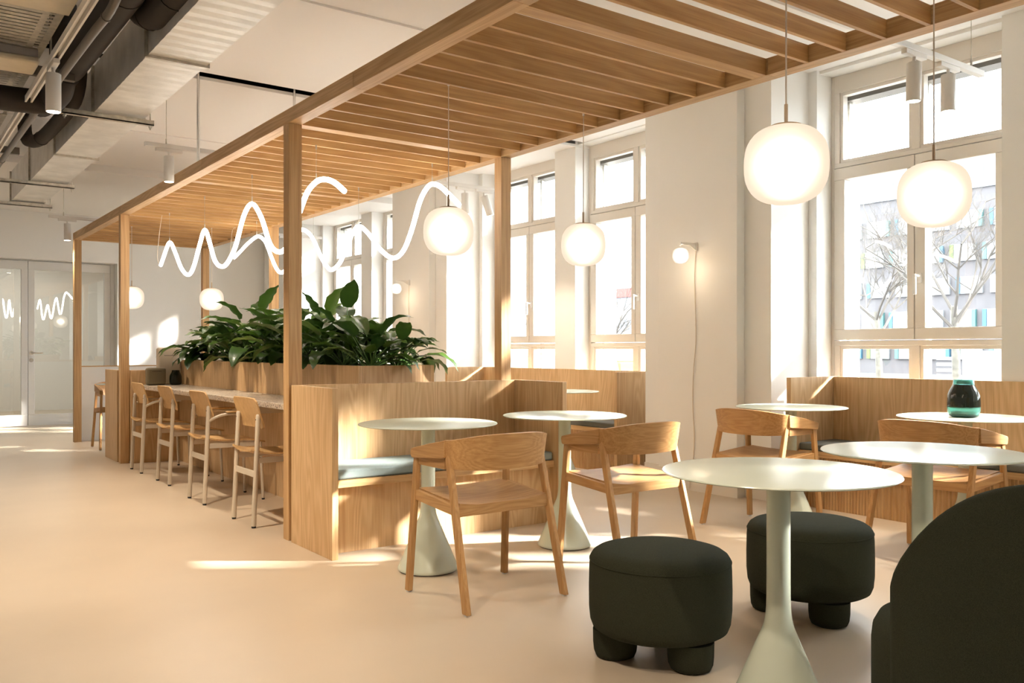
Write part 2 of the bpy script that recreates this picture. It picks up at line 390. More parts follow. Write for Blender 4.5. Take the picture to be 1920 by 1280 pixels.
# windows
def window(n, y0, y1, label, handle=True):
    t = thing('window_%d' % n, label, 'window', (5.94, (y0 + y1) / 2, 0.70), kind='structure')
    ym = (y0 + y1) / 2; xa, xb = 5.94, 6.02
    d = 0.028
    fr = bmesh.new()
    for a, b_ in ((y0, y0 + d), (y1 - d, y1)): box(fr, xa, xb, a, b_, 0.70, 3.19)
    for z0, z1 in ((3.06, 3.19), (2.49, 2.525), (1.138, 1.176), (0.70, 0.79)): box(fr, xa, xb, y0 + d, y1 - d, z0, z1)
    for z0, z1 in ((0.79, 1.138), (2.525, 3.06)):
        box(fr, xa, xb, y0 + d, y0 + 0.07, z0, z1); box(fr, xa, xb, y1 - 0.07, y1 - d, z0, z1); box(fr, xa, xb, ym - 0.03, ym + 0.03, z0, z1)
    part('frame', fr, 'window_frame', t, world=True, bevel=0.003)
    def bead(a, b_, z0, z1):
        bm = bmesh.new(); k = 0.024
        for q in ((a, b_, z0, z0 + k), (a, b_, z1 - k, z1), (a, a + k, z0 + k, z1 - k), (b_ - k, b_, z0 + k, z1 - k)): box(bm, xa + 0.012, xb - 0.01, *q)
        part('glazing_bead', bm, 'window_frame', t, world=True, bevel=0.002)
        part('pane', B((xa + 0.045, xa + 0.053, a + k * .6, b_ - k * .6, z0 + k * .6, z1 - k * .6)), 'window_glass', t, world=True)
    for a, b_ in ((y0 + 0.0705, ym - 0.0305), (ym + 0.0305, y1 - 0.0705)):
        bead(a, b_, 2.5255, 3.0595); bead(a, b_, 0.7905, 1.1375)
    for k, (a, b_) in enumerate(((y0 + d + 0.004, ym - 0.003), (ym + 0.003, y1 - d - 0.004))):
        bm = bmesh.new(); xs = xa - 0.012; wd = 0.088
        wi = 0.052
        la, lb = (wd, wi) if k == 0 else (wi, wd)
        la, lb = (wd, wd * 0.85) if k == 0 else (wi, wd)
        box(bm, xs, xb, a, b_, 1.182, 1.262); box(bm, xs, xb, a, b_, 2.395, 2.484)
        box(bm, xs, xb, a, a + la, 1.262, 2.395); box(bm, xs, xb, b_ - lb, b_, 1.262, 2.395)
        s = part('sash', bm, 'window_frame', t, world=True, bevel=0.004)
        part('pane', B((xa + 0.045, xa + 0.053, a + la - .005, b_ - lb + .005, 1.257, 2.40)), 'window_glass', s, world=True)
        if k == 0 and handle:
            hb = B((xs - 0.012, xs, b_ - 0.052, b_ - 0.026, 1.575, 1.645))
            tube(hb, [(xs - 0.010, b_ - 0.038, 1.625), (xs - 0.055, b_ - 0.038, 1.625), (xs - 0.056, b_ - 0.030, 1.625)], 0.009, 8)
            box(hb, xs - 0.066, xs - 0.048, b_ - 0.040, b_ - 0.018, 1.495, 1.636)
            part('handle', hb, 'white_metal', s, world=True, bevel=0.003, label='brushed metal window handle')
    # outside blind guide rails and head box
    part('blind_guide', B((6.10, 6.14, y1 - 0.055, y1 - 0.03, 0.70, 3.1), (6.10, 6.14, ym - 0.012, ym + 0.012, 0.70, 3.1), (6.10, 6.14, y0 + 0.03, y0 + 0.055, 0.70, 3.1)), 'strut_metal', t, world=True)
    part('blind_headbox', B((6.06, 6.20, y0, y1, 3.02, 3.19)), 'conduit_grey', t, world=True)
    return t
wl = ['tall window over the bench beside the black seating', 'near window of the bay behind the small white wall lamp pier', 'far window of the bay, partly behind the right pergola post',
      'near window of the furthest bay, a sliver beside the plant leaves', 'far window of the furthest bay, behind the white tube lamp']
window(1, 2.63, 3.97, wl[0]); window(2, 5.41, 6.78, wl[1]); window(3, 7.11, 8.45, wl[2]); window(4, 9.89, 11.26, wl[3]); window(5, 11.59, 12.93, wl[4])
window(6, 0.93, 2.30, 'window beyond the right edge of the picture, next to the tall one')
for k, (a, c) in enumerate(((-3.55, -2.18), (-1.85, -0.51))): window(7 + k, a, c, 'window of the bay behind the viewer, %s the back wall' % ('next to', 'further from')[k])

# glazed double door
d = thing('door_1', 'white framed double door with full-height glass at the end of the room', 'door', (1.81, 14.3, 0), kind='structure')
part('door_frame', B((2.914, 2.972, 14.29, 14.38, 0, 2.398), (0.652, 0.71, 14.29, 14.38, 0, 2.398), (0.71, 2.914, 14.29, 14.38, 2.388, 2.398)), 'door_white', d, world=True, bevel=0.004)
for a, b_, side in ((0.713, 1.809, 1), (1.815, 2.911, 0)):
    lf = part('leaf', B((a, b_, 14.28, 14.34, 0.012, 0.17), (a, b_, 14.28, 14.34, 2.262, 2.385), (a, a + 0.083, 14.28, 14.34, 0.17, 2.262), (b_ - 0.083, b_, 14.28, 14.34, 0.17, 2.262)), 'door_white', d, world=True, bevel=0.004)
    part('pane', B((a + 0.078, b_ - 0.078, 14.305, 14.315, 0.165, 2.267)), 'door_glass', lf, world=True)
    if not side:
        hb = TUBE([(1.855, 14.28, 1.06), (1.855, 14.225, 1.06), (1.87, 14.22, 1.06), (1.995, 14.22, 1.06)], 0.011, 10)
        part('handle', hb, 'chrome', lf, world=True, smooth=40)
        hb = bmesh.new()
        for z in (1.06, 0.955): tube(hb, [(1.855, 14.281, z), (1.855, 14.27, z)], 0.027, 16)
        part('lock_rose', hb, 'chrome', lf, world=True)
cl = thing('corridor_fill_light', 'added fill light panel, out of view, in the corridor behind the door', 'fill light', (1.8, 16.2, 2.86))  # added unseen panel that brightens the corridor behind the glass
part('housing', B((0.7, 2.9, 15.6, 16.9, 2.86, 2.90)), 'white_metal', cl, world=True); part('fill_panel', B((0.75, 2.85, 15.65, 16.85, 2.852, 2.86)), 'corridor_fill_glow', cl, world=True)

# ------------------------------------------------------------------ pergola
XL0, XL1, XR0, XR1, ZB, ZT = 1.950, 2.030, 3.465, 3.548, 2.425, 2.507
pg = thing('oak_pergola', 'long oak pergola with slatted roof standing over the booths', 'pergola', (2.75, 6.0, 0))
cuts = [0.42, 2.66, 4.017, 6.524, 9.03, 11.606]
for (a, c) in zip(cuts, cuts[1:]):
    part('beam', B((XL0, XL1, a + 0.0006, c - 0.0006, ZB, ZT)), 'oak_y', pg, world=True, bevel=0.0015)
    part('beam', B((XR0, XR1, a + 0.0006, c - 0.0006, ZB, ZT)), 'oak_y', pg, world=True, bevel=0.0015)
slat_me = mesh_of(B((XL1 + 0.001, XR0 - 0.001, 0, 0.019, ZB + 0.001, ZT - 0.002)), 'slat', 'slat_x')
thick_me = mesh_of(B((XL1 + 0.001, XR0 - 0.001, 0, 0.082, ZB + 0.001, ZT - 0.001)), 'crossbeam', 'slat_x')
po = pg.location
for y in (0.46, 2.669, 4.862, 6.965, 9.107, 11.524):
    part('crossbeam', thick_me, None, pg, loc=(-po.x, y - po.y, 0))
ys = [0.71 + 0.1915 * k for k in range(10)] + [2.919 + 0.1915 * k for k in range(10)] + [5.118 + 0.1902 * k for k in range(10)] + [7.214 + 0.1905 * k for k in range(10)] + [9.36 + 0.1955 * k for k in range(11)]
for y in ys: part('slat', slat_me, None, pg, loc=(-po.x, y - po.y, 0))
for x in (XL0, XR0):
    for y in (0.44, 4.858, 9.108, 11.527):
        part('post', B((x, x + 0.081, y, y + 0.081, 0, ZB - 0.001)), 'oak_z', pg, world=True, bevel=0.0015)
for x in (1.99, 2.75, 3.506):
    hz = ZT if x != 2.75 else ZT
    part('hanger_rod', TUBE([(x, 6.735, hz - 0.05), (x, 6.735, 3.24)], 0.011, 10), 'chrome', pg, world=True, smooth=60)
    if x == 2.75: part('hanger_plate', B((2.70, 2.80, 6.66, 6.975, ZT - 0.004, ZT + 0.004)), 'chrome', pg, world=True)

# ------------------------------------------------------------------ booths, benches, planter, counter
def bench_y(name, label, x0, x1, yf, yb, sgn=1):
    """bench along X, back at yb, panel fronts at yf."""
    s = 1 if yb > yf else -1
    t = thing(name, label, 'bench', ((x0 + x1) / 2, (yf + yb) / 2, 0))
    def bb(xa, xb, ya, yb_, z0, z1): return (xa, xb, min(ya, yb_), max(ya, yb_), z0, z1)
    for a, c in ((x0, x0 + 0.036), (x1 - 0.036, x1)):
        part('end_panel', B(bb(a, c, yf, yb, 0, 0.905)), 'veneer_z', t, world=True, bevel=0.0015)
    part('backrest', B(bb(x0 + 0.037, x1 - 0.037, yb - 0.05 * s, yb, 0, 0.904)), 'veneer_z', t, world=True, bevel=0.0015)
    part('front_panel', B(bb(x0 + 0.037, x1 - 0.037, yf + 0.14 * s, yf + 0.16 * s, 0, 0.362)), 'veneer_z', t, world=True)
    part('seat_board', B(bb(x0 + 0.042, x1 - 0.042, yf + 0.075 * s, yb - 0.052 * s, 0.364, 0.404)), 'oak_x', t, world=True, bevel=0.0015)
    return t
bench_y('booth_bench', 'U-shaped oak booth bench in front of the leafy planter', 1.950, 3.551, 4.265, 4.820)
bench_y('booth_bench', 'oak booth bench backing onto the row of beige chairs at the far post', 1.952, 3.551, 9.815, 9.260)
def cushion(label, x0, x1, y0, y1, z0, z1, mat):
    o = part('seat_cushion', B((x0, x1, y0, y1, z0, z1)), mat, bevel=0.012)
    o.modifiers[0].segments = 3
    return tag(o, label, 'cushion')
cushion('long blue-grey cushion on the booth bench before the planter', 1.994, 3.508, 4.352, 4.765, 0.405, 0.458, 'cushion_fabric')
cushion('blue-grey cushion on the booth bench at the far post', 1.996, 3.508, 9.315, 9.73, 0.405, 0.458, 'cushion_fabric')
def bench_x(label, y0, y1):
    xf, xb = 5.205, 5.755
    t = thing('window_bench', label, 'bench', ((xf + xb) / 2, (y0 + y1) / 2, 0))
    for a, c in ((y0, y0 + 0.036), (y1 - 0.036, y1)):
        part('end_panel', B((xf, xb, a, c, 0, 0.912)), 'veneer_z', t, world=True, bevel=0.0015)
    part('backrest', B((xb - 0.045, xb, y0 + 0.037, y1 - 0.037, 0, 0.911)), 'veneer_z', t, world=True, bevel=0.0015)
    part('front_panel', B((xf + 0.14, xf + 0.16, y0 + 0.037, y1 - 0.037, 0, 0.362)), 'ribbed_z', t, world=True)
    part('seat_board', B((xf + 0.075, xb - 0.047, y0 + 0.042, y1 - 0.042, 0.364, 0.404)), 'oak_y', t, world=True, bevel=0.0015)
bench_x('oak window bench behind the teal vase', 1.02, 3.835)
bench_x('oak window bench in the bay beyond the small wall lamp', 5.575, 8.385)
cushion('dark grey cushion on the window bench behind the teal vase', 5.285, 5.70, 2.42, 3.79, 0.405, 0.455, 'cushion_dark')
cushion('light edged grey cushion at the right end of the window bench', 5.285, 5.70, 1.06, 2.405, 0.405, 0.455, 'cushion_dark')
cushion('dark grey cushion on the bench in the bay beyond the wall lamp', 5.285, 5.70, 5.62, 7.0, 0.405, 0.455, 'cushion_dark')
cushion('further grey cushion on the bench in the bay beyond the wall lamp', 5.285, 5.70, 7.02, 8.34, 0.405, 0.455, 'cushion_dark')
# planter
PX0, PX1, PY0, PY1, PZ = 2.487, 3.042, 5.042, 9.05, 1.006
pt = thing('planter_box', 'long oak planter box full of leafy plants behind the booth bench', 'planter', ((PX0 + PX1) / 2, (PY0 + PY1) / 2, 0))
for k in range(4):
    a = PY0 + k * (PY1 - PY0) / 4; c = PY0 + (k + 1) * (PY1 - PY0) / 4
    part('side_panel', B((PX0, PX0 + 0.026, a + 0.0008, c - 0.0008, 0, PZ)), 'veneer_z', pt, world=True)
    part('side_panel', B((PX1 - 0.026, PX1, a + 0.0008, c - 0.0008, 0, PZ)), 'veneer_z', pt, world=True)
part('end_panel', B((PX0 + 0.027, PX1 - 0.027, PY0, PY0 + 0.026, 0, PZ)), 'veneer_z', pt, world=True)
part('end_panel', B((PX0 + 0.027, PX1 - 0.027, PY1 - 0.026, PY1, 0, PZ)), 'veneer_z', pt, world=True)
bm = bmesh.new(); rows = []
for i in range(60):
    rows.append([(PX0 + 0.026 + (PX1 - PX0 - 0.052) * j / 9, PY0 + 0.026 + (PY1 - PY0 - 0.052) * i / 59, 0.985 + random.uniform(-.012, .014)) for j in range(10)])
grid(bm, rows)
so = part('soil', bm, 'soil', pt, world=True, smooth=180)
# terrazzo counter
ct = thing('terrazzo_counter', 'speckled terrazzo counter along the side of the planter', 'counter', (2.28, 7.0, 0))
part('countertop', B((2.090, 2.485, 4.955, 9.055, 0.728, 0.766)), 'terrazzo', ct, world=True, bevel=0.003)
part('bracket', B((2.15, 2.485, 6.0, 6.012, 0.66, 0.727), (2.15, 2.485, 8.0, 8.012, 0.66, 0.727)), 'beige_metal', ct, world=True)
# panel closing the counter at the far end (camera-facing side of the far booth) and pale partition further back
o = part('counter_end_panel', B((2.035, 3.44, 9.062, 9.10, 0, 0.905)), 'veneer_z', bevel=0.0015)
tag(o, 'dark oak panel closing the counter behind the row of beige chairs', 'panel')
pw = thing('low_partition', 'low pale partition at the far end of the pergola', 'partition', (2.8, 11.62, 0))
part('panel', B((2.04, 3.46, 11.64, 11.68, 0, 0.90)), 'door_white', pw, world=True); part('top_edge', B((2.036, 3.464, 11.636, 11.684, 0.90, 0.912)), 'oak_x', pw, world=True)

# ------------------------------------------------------------------ wooden armchairs (facing local +y, rear feet at y = 0)
def make_armchair(label, loc, rz):
    t = thing('wooden_armchair', label, 'chair', loc, rz, 'oak armchairs with wrapped backs')
    def xr(z): return 0.26 - 0.0215 * z
    for s in (-1, 1):
        bm = bmesh.new(); beam4(bm, (s * 0.262, 0.004, 0.006), (s * 0.246, 0.180, 0.700), 0.024, 0.040, 0.024, 0.034)
        l = part('leg', bm, 'chair_z', t, bevel=0.004); part('glide', lathe([(0, 0), (0.011, 0), (0.011, 0.0065), (0, 0.0065)], 10, c=(s * 0.262, 0.004, 0)), 'glide', l)
        bm = bmesh.new(); beam4(bm, (s * 0.270, 0.478, 0.006), (s * 0.250, 0.430, 0.640), 0.024, 0.036, 0.024, 0.034)
        l = part('leg', bm, 'chair_z', t, bevel=0.004); part('glide', lathe([(0, 0), (0.011, 0), (0.011, 0.0065), (0, 0.0065)], 10, c=(s * 0.270, 0.478, 0)), 'glide', l)
        poly = [(0.172, 0.643), (0.188, 0.638), (0.446, 0.617), (0.456, 0.624), (0.461, 0.648), (0.455, 0.660), (0.300, 0.694), (0.165, 0.718)]
        part('armrest', prism(poly, s * 0.236, s * 0.272), 'chair_y', t, bevel=0.003)
        part('arm_rail', prism([(0.19, 0.590), (0.415, 0.590), (0.415, 0.625), (0.19, 0.636)], s * 0.238, s * 0.256), 'chair_y', t)
        part('side_rail', prism([(0.118, 0.402), (0.440, 0.428), (0.440, 0.474), (0.124, 0.446)], s * 0.240, s * 0.262), 'chair_y', t, bevel=0.002)
    part('rear_rail', B((-0.24, 0.24, 0.100, 0.122, 0.394, 0.440)), 'chair_x', t, bevel=0.002)
    part('front_rail', B((-0.245, 0.245, 0.432, 0.452, 0.424, 0.466)), 'chair_x', t, bevel=0.002)
    # backrest
    rows = []
    for i in range(7):
        z = i / 6; r = []
        for j in range(25):
            a = -PI / 2 + PI * j / 24
            ex = abs(math.sin(a)) ** 3
            zz = 0.588 + 0.008 * ex + z * (0.156 - 0.034 * ex)
            r.append(((0.252 + (zz - 0.588) * 0.13) * math.sin(a), 0.172 - 0.118 * math.cos(a) ** 0.85 - (zz - 0.588) * 0.17 * math.cos(a), zz))
        rows.append(r)
    part('backrest', shell(bmesh.new(), rows, 0.013), 'chair_x', t, smooth=50)
    # dished seat
    rows = []
    for i in range(9):
        v = i / 8; r = []
        for j in range(13):
            u = -1 + 2 * j / 12
            y = 0.100 + 0.358 * v
            hw = 0.236 - 0.004 * v
            z = 0.447 + 0.030 * v - 0.020 * (1 - u * u) * (1 - 0.6 * v) + 0.006 * (1 - v) ** 2
            if v < 0.3: z += 0.0
            r.append((hw * u, y, z))
        rows.append(r)
    part('seat', shell(bmesh.new(), rows, 0.011), 'chair_x', t, smooth=50)
    return t
ch = make_armchair('oak armchair in the front, at the table before the booth bench', (2.258, 3.042, 0), 0)
dup(ch, (3.172, 3.072, 0), 0, 'oak armchair between the two poufs and the second booth table')
dup(ch, (4.258, 3.510, 0), -PI / 2, 'oak armchair facing the window bench beside the lamp pier')
dup(ch, (4.295, 2.412, 0), -PI / 2, 'oak armchair at the table with the teal vase')
dup(ch, (2.290, 10.885, 0), PI, 'oak armchair far back, half hidden behind the far booth panel')

# ------------------------------------------------------------------ cone tables
def make_table(label, loc):
    t = thing('cone_table', label, 'table', loc, 0, 'round pale green cone-foot tables')
    part('tabletop', lathe([(0, 0.7335), (0.20, 0.7325), (0.346, 0.7335), (0.350, 0.7365), (0.348, 0.7395), (0.344, 0.7405), (0, 0.7405)], 96), 'table_green', t, smooth=40)
    prof = [(0.0, 0.008), (0.150, 0.008), (0.1525, 0.014), (0.150, 0.021)]
    prof += [(0.150 - 0.098 * k / 8, 0.021 + 0.232 * k / 8) for k in range(1, 9)]
    prof += [(0.0475, 0.264), (0.0435, 0.277), (0.0403, 0.292), (0.038, 0.309), (0.0365, 0.33), (0.0355, 0.36), (0.0352, 0.45), (0.035, 0.733)]
    part('pedestal', lathe(prof, 48), 'table_green', t, smooth=60)
    part('base_ring', lathe([(0, 0), (0.143, 0), (0.143, 0.009), (0, 0.009)], 40), 'conduit_grey', t)
    rg = [(0.062 + 0.011 * math.cos(a), 0, 0.722 + 0.011 * math.sin(a)) for a in [2 * PI * k / 14 for k in range(15)]]
    part('hook_ring', TUBE(rg, 0.0022, 6), 'table_green', t, smooth=60)
    return t
tb = make_table('pale green cone table before the left half of the booth bench', (2.264, 3.811, 0))
TABLES = [((3.166, 3.822), 'pale green cone table at the right end of the booth bench'), ((2.226, 1.669), 'nearest pale green cone table, between the two poufs'),
          ((3.079, 1.684), 'pale green cone table behind the dark lounge chair'), ((4.808, 3.508), 'pale green cone table by the end of the window bench, near the lamp pier'),
          ((4.858, 2.413), 'pale green cone table carrying the teal vase'), ((4.957, 6.049), 'far pale green cone table half hidden by the booth end panel'),
          ((2.275, 10.10), 'pale green cone table at the far booth, beside the half-hidden armchair'), ((3.15, 10.10), 'pale green cone table at the far booth under the far globe lamp')]
for p, l in TABLES: dup(tb, (p[0], p[1], 0), 0 if p[0] != 4.808 else PI, l)

# ------------------------------------------------------------------ beige tube chairs at the counter
def make_tube_chair(label, loc, arms):
    t = thing('tube_chair', label, 'chair', loc, -PI / 2, 'beige tube chairs along the counter')
    for s in (-1, 1):
        bm = TUBE([(s * 0.183, 0.0, 0.012), (s * 0.183, 0.014, 0.33), (s * 0.181, 0.030, 0.690), (s * 0.181, 0.031, 0.702), (s * 0.181, 0.0312, 0.706)], [0.0155, 0.0155, 0.0155, 0.0145, 0.010], 14)
        l = part('leg', bm, 'beige_metal', t, smooth=50)
        part('foot_cap', lathe([(0, 0), (0.013, 0), (0.0145, 0.014), (0, 0.014)], 12, c=(s * 0.183, 0, 0)), 'rubber', l)
        part('screw', TUBE([(s * 0.181, 0.0146, 0.672), (s * 0.181, 0.0128, 0.672)], 0.0045, 8), 'rubber', l)
        bm = TUBE([(s * 0.195, 0.425, 0.010), (s * 0.188, 0.405, 0.425)], 0.0105, 10)
        l = part('leg', bm, 'beige_metal', t, smooth=50)
        part('foot_cap', lathe([(0, 0), (0.0105, 0), (0.0115, 0.012), (0, 0.012)], 10, c=(s * 0.195, 0.425, 0)), 'rubber', l)
        part('side_rail', B((s * 0.178 - 0.006, s * 0.178 + 0.006, 0.02, 0.415, 0.400, 0.436)), 'beige_metal', t, bevel=0.002)
        if arms:
            pts = smoothpts([(s * 0.183, 0.026, 0.592), (s * 0.205, 0.06, 0.618), (s * 0.222, 0.115, 0.640), (s * 0.226, 0.19, 0.646), (s * 0.226, 0.33, 0.646)], 5)
            a = part('arm', TUBE(pts, 0.0105, 10), 'beige_metal', t, smooth=60)
            part('arm_pad', B((s * 0.226 - 0.022, s * 0.226 + 0.022, 0.14, 0.35, 0.655, 0.667)), 'plywood_z', a, bevel=0.005)
    part('crossbar', B((-0.172, 0.172, 0.006, 0.018, 0.312, 0.352)), 'beige_metal', t, bevel=0.003)
    part('front_bar', B((-0.18, 0.18, 0.398, 0.41, 0.402, 0.434)), 'beige_metal', t)
    rows = []
    for i in range(13):
        v = i / 12; y = -0.01 + 0.455 * v; r = []
        zc = 0.452 + 0.026 * math.exp(-((v - 0.0) / 0.14) ** 2) - 0.020 * max(0, v - 0.8) / 0.2
        for j in range(11):
            u = -1 + 2 * j / 10
            hw = 0.195 * (1 - 0.10 * (1 - min(1, v / 0.12)) ** 2 - 0.06 * max(0, v - 0.9) / 0.1)
            r.append((hw * u, y, zc + 0.014 * u * u * (1 - v) - 0.006 * (1 - u * u)))
        rows.append(r)
    part('seat', shell(bmesh.new(), rows, 0.010), 'plywood_z', t, smooth=50)
    rows = []; n = 13
    for i in range(n):
        v = i / (n - 1); z = 0.612 + 0.19 * v; r = []
        c = 0.030
        edge = min(v, 1 - v) * 0.19
        ins = 0 if edge > c else c - math.sqrt(max(0, c * c - (c - edge) ** 2))
        for j in range(13):
            u = -1 + 2 * j / 12
            hw = 0.205 + 0.006 * v - ins
            r.append((hw * u, 0.0525 - (z - 0.68) * 0.32 - 0.016 * u * u, z))
        rows.append(r)
    part('backrest', shell(bmesh.new(), rows, 0.010), 'plywood_z', t, smooth=50)
    return t
c1 = make_tube_chair('nearest beige tube chair at the counter, no armrests', (1.915, 5.52, 0), False)
c2 = make_tube_chair('beige tube chair with armrests, second from the near post', (1.915, 6.516, 0), True)
dup(c1, (1.955, 7.575, 0), -PI / 2, 'beige tube chair without armrests, third from the near post')
dup(c2, (1.947, 8.46, 0), -PI / 2, 'furthest beige tube chair, with armrests, beside the far post')

# ------------------------------------------------------------------ poufs and lounge chair
def make_pouf(label, loc, rz):
    t = thing('round_pouf', label, 'pouf', loc, rz, 'dark green poufs')
    prof = [(0, 0.098), (0.18, 0.098), (0.226, 0.102), (0.243, 0.112), (0.252, 0.135), (0.2565, 0.18), (0.257, 0.25), (0.2555, 0.32), (0.2535, 0.349)]
    part('body', lathe(prof, 64), 'pouf_fabric', t, smooth=180)
    prof = [(0.2535, 0.3505), (0.252, 0.358), (0.244, 0.371), (0.228, 0.382), (0.200, 0.390), (0.15, 0.3955), (0.08, 0.398), (0, 0.399)]
    part('top_cushion', lathe(prof, 64), 'pouf_fabric', t, smooth=180)
    rg = [(0.2538 * math.cos(a), 0.2538 * math.sin(a), 0.350) for a in [2 * PI * k / 64 for k in range(65)]]
    part('piping', TUBE(rg, 0.0022, 6), 'pouf_fabric', t, smooth=60)
    part('side_seam', TUBE([(0.2535, 0, 0.345), (0.258, 0, 0.25), (0.2575, 0, 0.18), (0.252, 0, 0.13), (0.243, 0, 0.112)], 0.0014, 6), 'rubber', t)
    for k in range(3):
        a = 2 * PI * k / 3 + 0.35
        part('foot', lathe([(0, 0), (0.058, 0), (0.070, 0.006), (0.077, 0.022), (0.080, 0.05), (0.081, 0.10), (0, 0.10)], 28, c=(0.162 * math.cos(a), 0.162 * math.sin(a), 0)), 'pouf_fabric', t, smooth=60)
    return t
pf = make_pouf('dark green pouf standing in front, left of the nearest table', (2.310, 2.248, 0), math.radians(-95 - 360 / 3 - 20))
dup(pf, (3.192, 2.238, 0), math.radians(-17), 'dark green pouf behind the pedestal of the nearest table')
FD = math.atan2(0.52, 0.85)                               # facing of the lounge chair measured from +y towards +x
lc = thing('lounge_chair', 'large dark green lounge chair with rounded wrap-around back', 'armchair', (2.424, 1.112, 0), -FD)
prof = [(0, 0.10), (0.26, 0.10), (0.295, 0.106), (0.312, 0.125), (0.318, 0.17), (0.318, 0.31), (0.314, 0.345), (0.300, 0.372), (0.27, 0.39), (0.2, 0.402), (0.1, 0.407), (0, 0.408)]
part('seat', lathe(prof, 64), 'pouf_fabric', lc, smooth=180)
for k in range(4):
    a = PI / 4 + k * PI / 2
    part('foot', lathe([(0, 0), (0.06, 0), (0.074, 0.008), (0.08, 0.03), (0.082, 0.11), (0, 0.11)], 24, c=(0.2 * math.cos(a), 0.2 * math.sin(a), 0)), 'pouf_fabric', lc, smooth=60)
bm = bmesh.new(); NA, rings = 44, []
for i in range(NA + 1):
    a = math.radians(-88 + 176 * i / NA); ad = abs(math.degrees(a))
    zt = 0.80 - 0.235 * (ad / 80) ** 3.0
    zt = max(zt, 0.47)
    endf = max(0.0, (ad - 74) / 14.0); hw = 0.047 * math.sqrt(max(0.02, 1 - endf ** 2)); rm = 0.292
    z0 = 0.12; sec = []
    M = 10
    for q in range(M + 1):                      # rounded top
        f = PI * q / M; sec.append((rm + hw * math.cos(f), zt - hw + hw * math.sin(f)))
    for q in range(1, 6): sec.append((rm - hw, zt - hw + (z0 - zt + hw) * q / 5))
    sec.append((rm, z0 - 0.012))
    for q in range(5): sec.append((rm + hw, z0 + (zt - hw - z0) * q / 5))
    rings.append([bm.verts.new((r * math.sin(a), -r * math.cos(a), z)) for r, z in sec])
for i in range(NA):
    k = len(rings[i])
    for q in range(k): bm.faces.new((rings[i][q], rings[i][(q + 1) % k], rings[i + 1][(q + 1) % k], rings[i + 1][q]))
bm.faces.new(rings[0]); bm.faces.new(list(reversed(rings[-1])))
part('backrest', bm, 'pouf_fabric', lc, smooth=70)

# ------------------------------------------------------------------ lamps
def globe_prof(R, Hh):                       # rounded-square globe
    out = []
    for k in range(25):
        a = -PI / 2 + PI * k / 24; c, s = math.cos(a), math.sin(a)
        out.append((R * abs(c) ** 0.72, Hh * math.copysign(abs(s) ** 0.82, s)))
    out[0] = (0, -Hh); out[-1] = (R * 0.30, Hh * 0.985); return out
def pendant(label, x, y, z, R=0.125, power=14, ztop=ZB + 0.03):
    t = thing('globe_pendant', label, 'pendant lamp', (x, y, z), 0, 'opal globe pendants')
    Hh = R * 0.95
    g = part('globe', lathe(globe_prof(R, Hh), 48), 'opal', t, smooth=180)
    part('bulb', lathe([(0, -0.04)] + [(0.04 * math.cos(a), 0.04 * math.sin(a)) for a in [-1.2 + 0.3 * k for k in range(9)]] + [(0, 0.04)], 20), 'bulb', g, smooth=180)
    part('cap', lathe([(0, Hh * 0.955), (R * 0.40, Hh * 0.955), (R * 0.36, Hh * 1.01), (R * 0.08, Hh * 1.045), (0, Hh * 1.045)], 28), 'brass_beige', t, smooth=50)
    part('stem', TUBE([(0, 0, Hh * 1.02), (0, 0, Hh + 0.065)], 0.0058, 10), 'brass_beige', t, smooth=60)
    part('cord', TUBE([(0, 0, Hh + 0.06), (0, 0, ztop - z)], 0.0026, 6), 'cord_beige', t, smooth=60)
    part('anchor', TUBE([(0, 0, ztop - z - 0.001), (0, 0, ztop - z + 0.03)], 0.006, 8), 'white_metal', t)
    return t
def from_u(u, t):
    s = (u - 960) * t / FPX; return t * math.sin(TH) + s * math.cos(TH), t * math.cos(TH) - s * math.sin(TH)
for u, v, t_, l in ((1474, 309, 2.66, 'large near globe pendant over the nearest table'), (1751, 365, 3.21, 'right globe pendant in front of the tall window'), (841, 434, 4.36, 'globe pendant at the end of the white tube lamp'),
                    (1094, 459, 4.92, 'globe pendant over the second booth table'), (247, 558, 9.4, 'far globe pendant half behind the far left post'), (397, 561, 9.5, 'far globe pendant in front of the white end wall')):
    x, y = from_u(u, t_); z = EYE - (v - HOR) * t_ / FPX
    # hang from the nearest slat
    ny = min(ys, key=lambda q: abs(q + 0.01 - y))
    pendant(l, x, y, z, 0.125, ztop=ZB)
# tube lamps
TUBE1 = [(9.075, 1.945), (8.95, 2.03), (8.80, 2.128), (8.70, 2.128), (8.55, 2.02), (8.35, 1.86), (8.14, 1.787), (7.98, 1.84), (7.80, 2.02), (7.69, 2.125), (7.61, 2.125), (7.50, 2.0), (7.38, 1.86), (7.24, 1.797), (7.08, 1.80), (6.868, 1.915), (6.669, 2.139), (6.486, 2.209),
         (6.291, 2.081), (6.116, 1.869), (5.948, 1.797), (5.80, 1.82), (5.68, 1.92), (5.567, 2.039), (5.441, 2.149), (5.287, 2.194), (5.15, 2.183), (5.023, 2.142), (4.887, 2.071)]
TUBE2 = [(9.524, 2.114), (9.30, 2.172), (9.109, 2.223), (8.90, 2.264), (8.78, 2.27), (8.66, 2.235), (8.55, 2.169), (8.407, 2.016), (8.28, 1.90), (8.17, 1.855), (8.05, 1.875), (7.92, 1.98), (7.80, 2.12), (7.70, 2.205), (7.60, 2.205), (7.426, 2.122), (7.234, 1.933), (7.10, 1.83), (7.0, 1.797), (6.84, 1.847), (6.705, 1.975), (6.57, 2.09), (6.46, 2.108),
         (6.291, 2.019), (6.114, 1.891), (5.914, 1.806), (5.751, 1.844), (5.621, 1.987), (5.505, 2.177), (5.394, 2.268), (5.30, 2.275), (5.182, 2.224), (4.979, 2.087)]
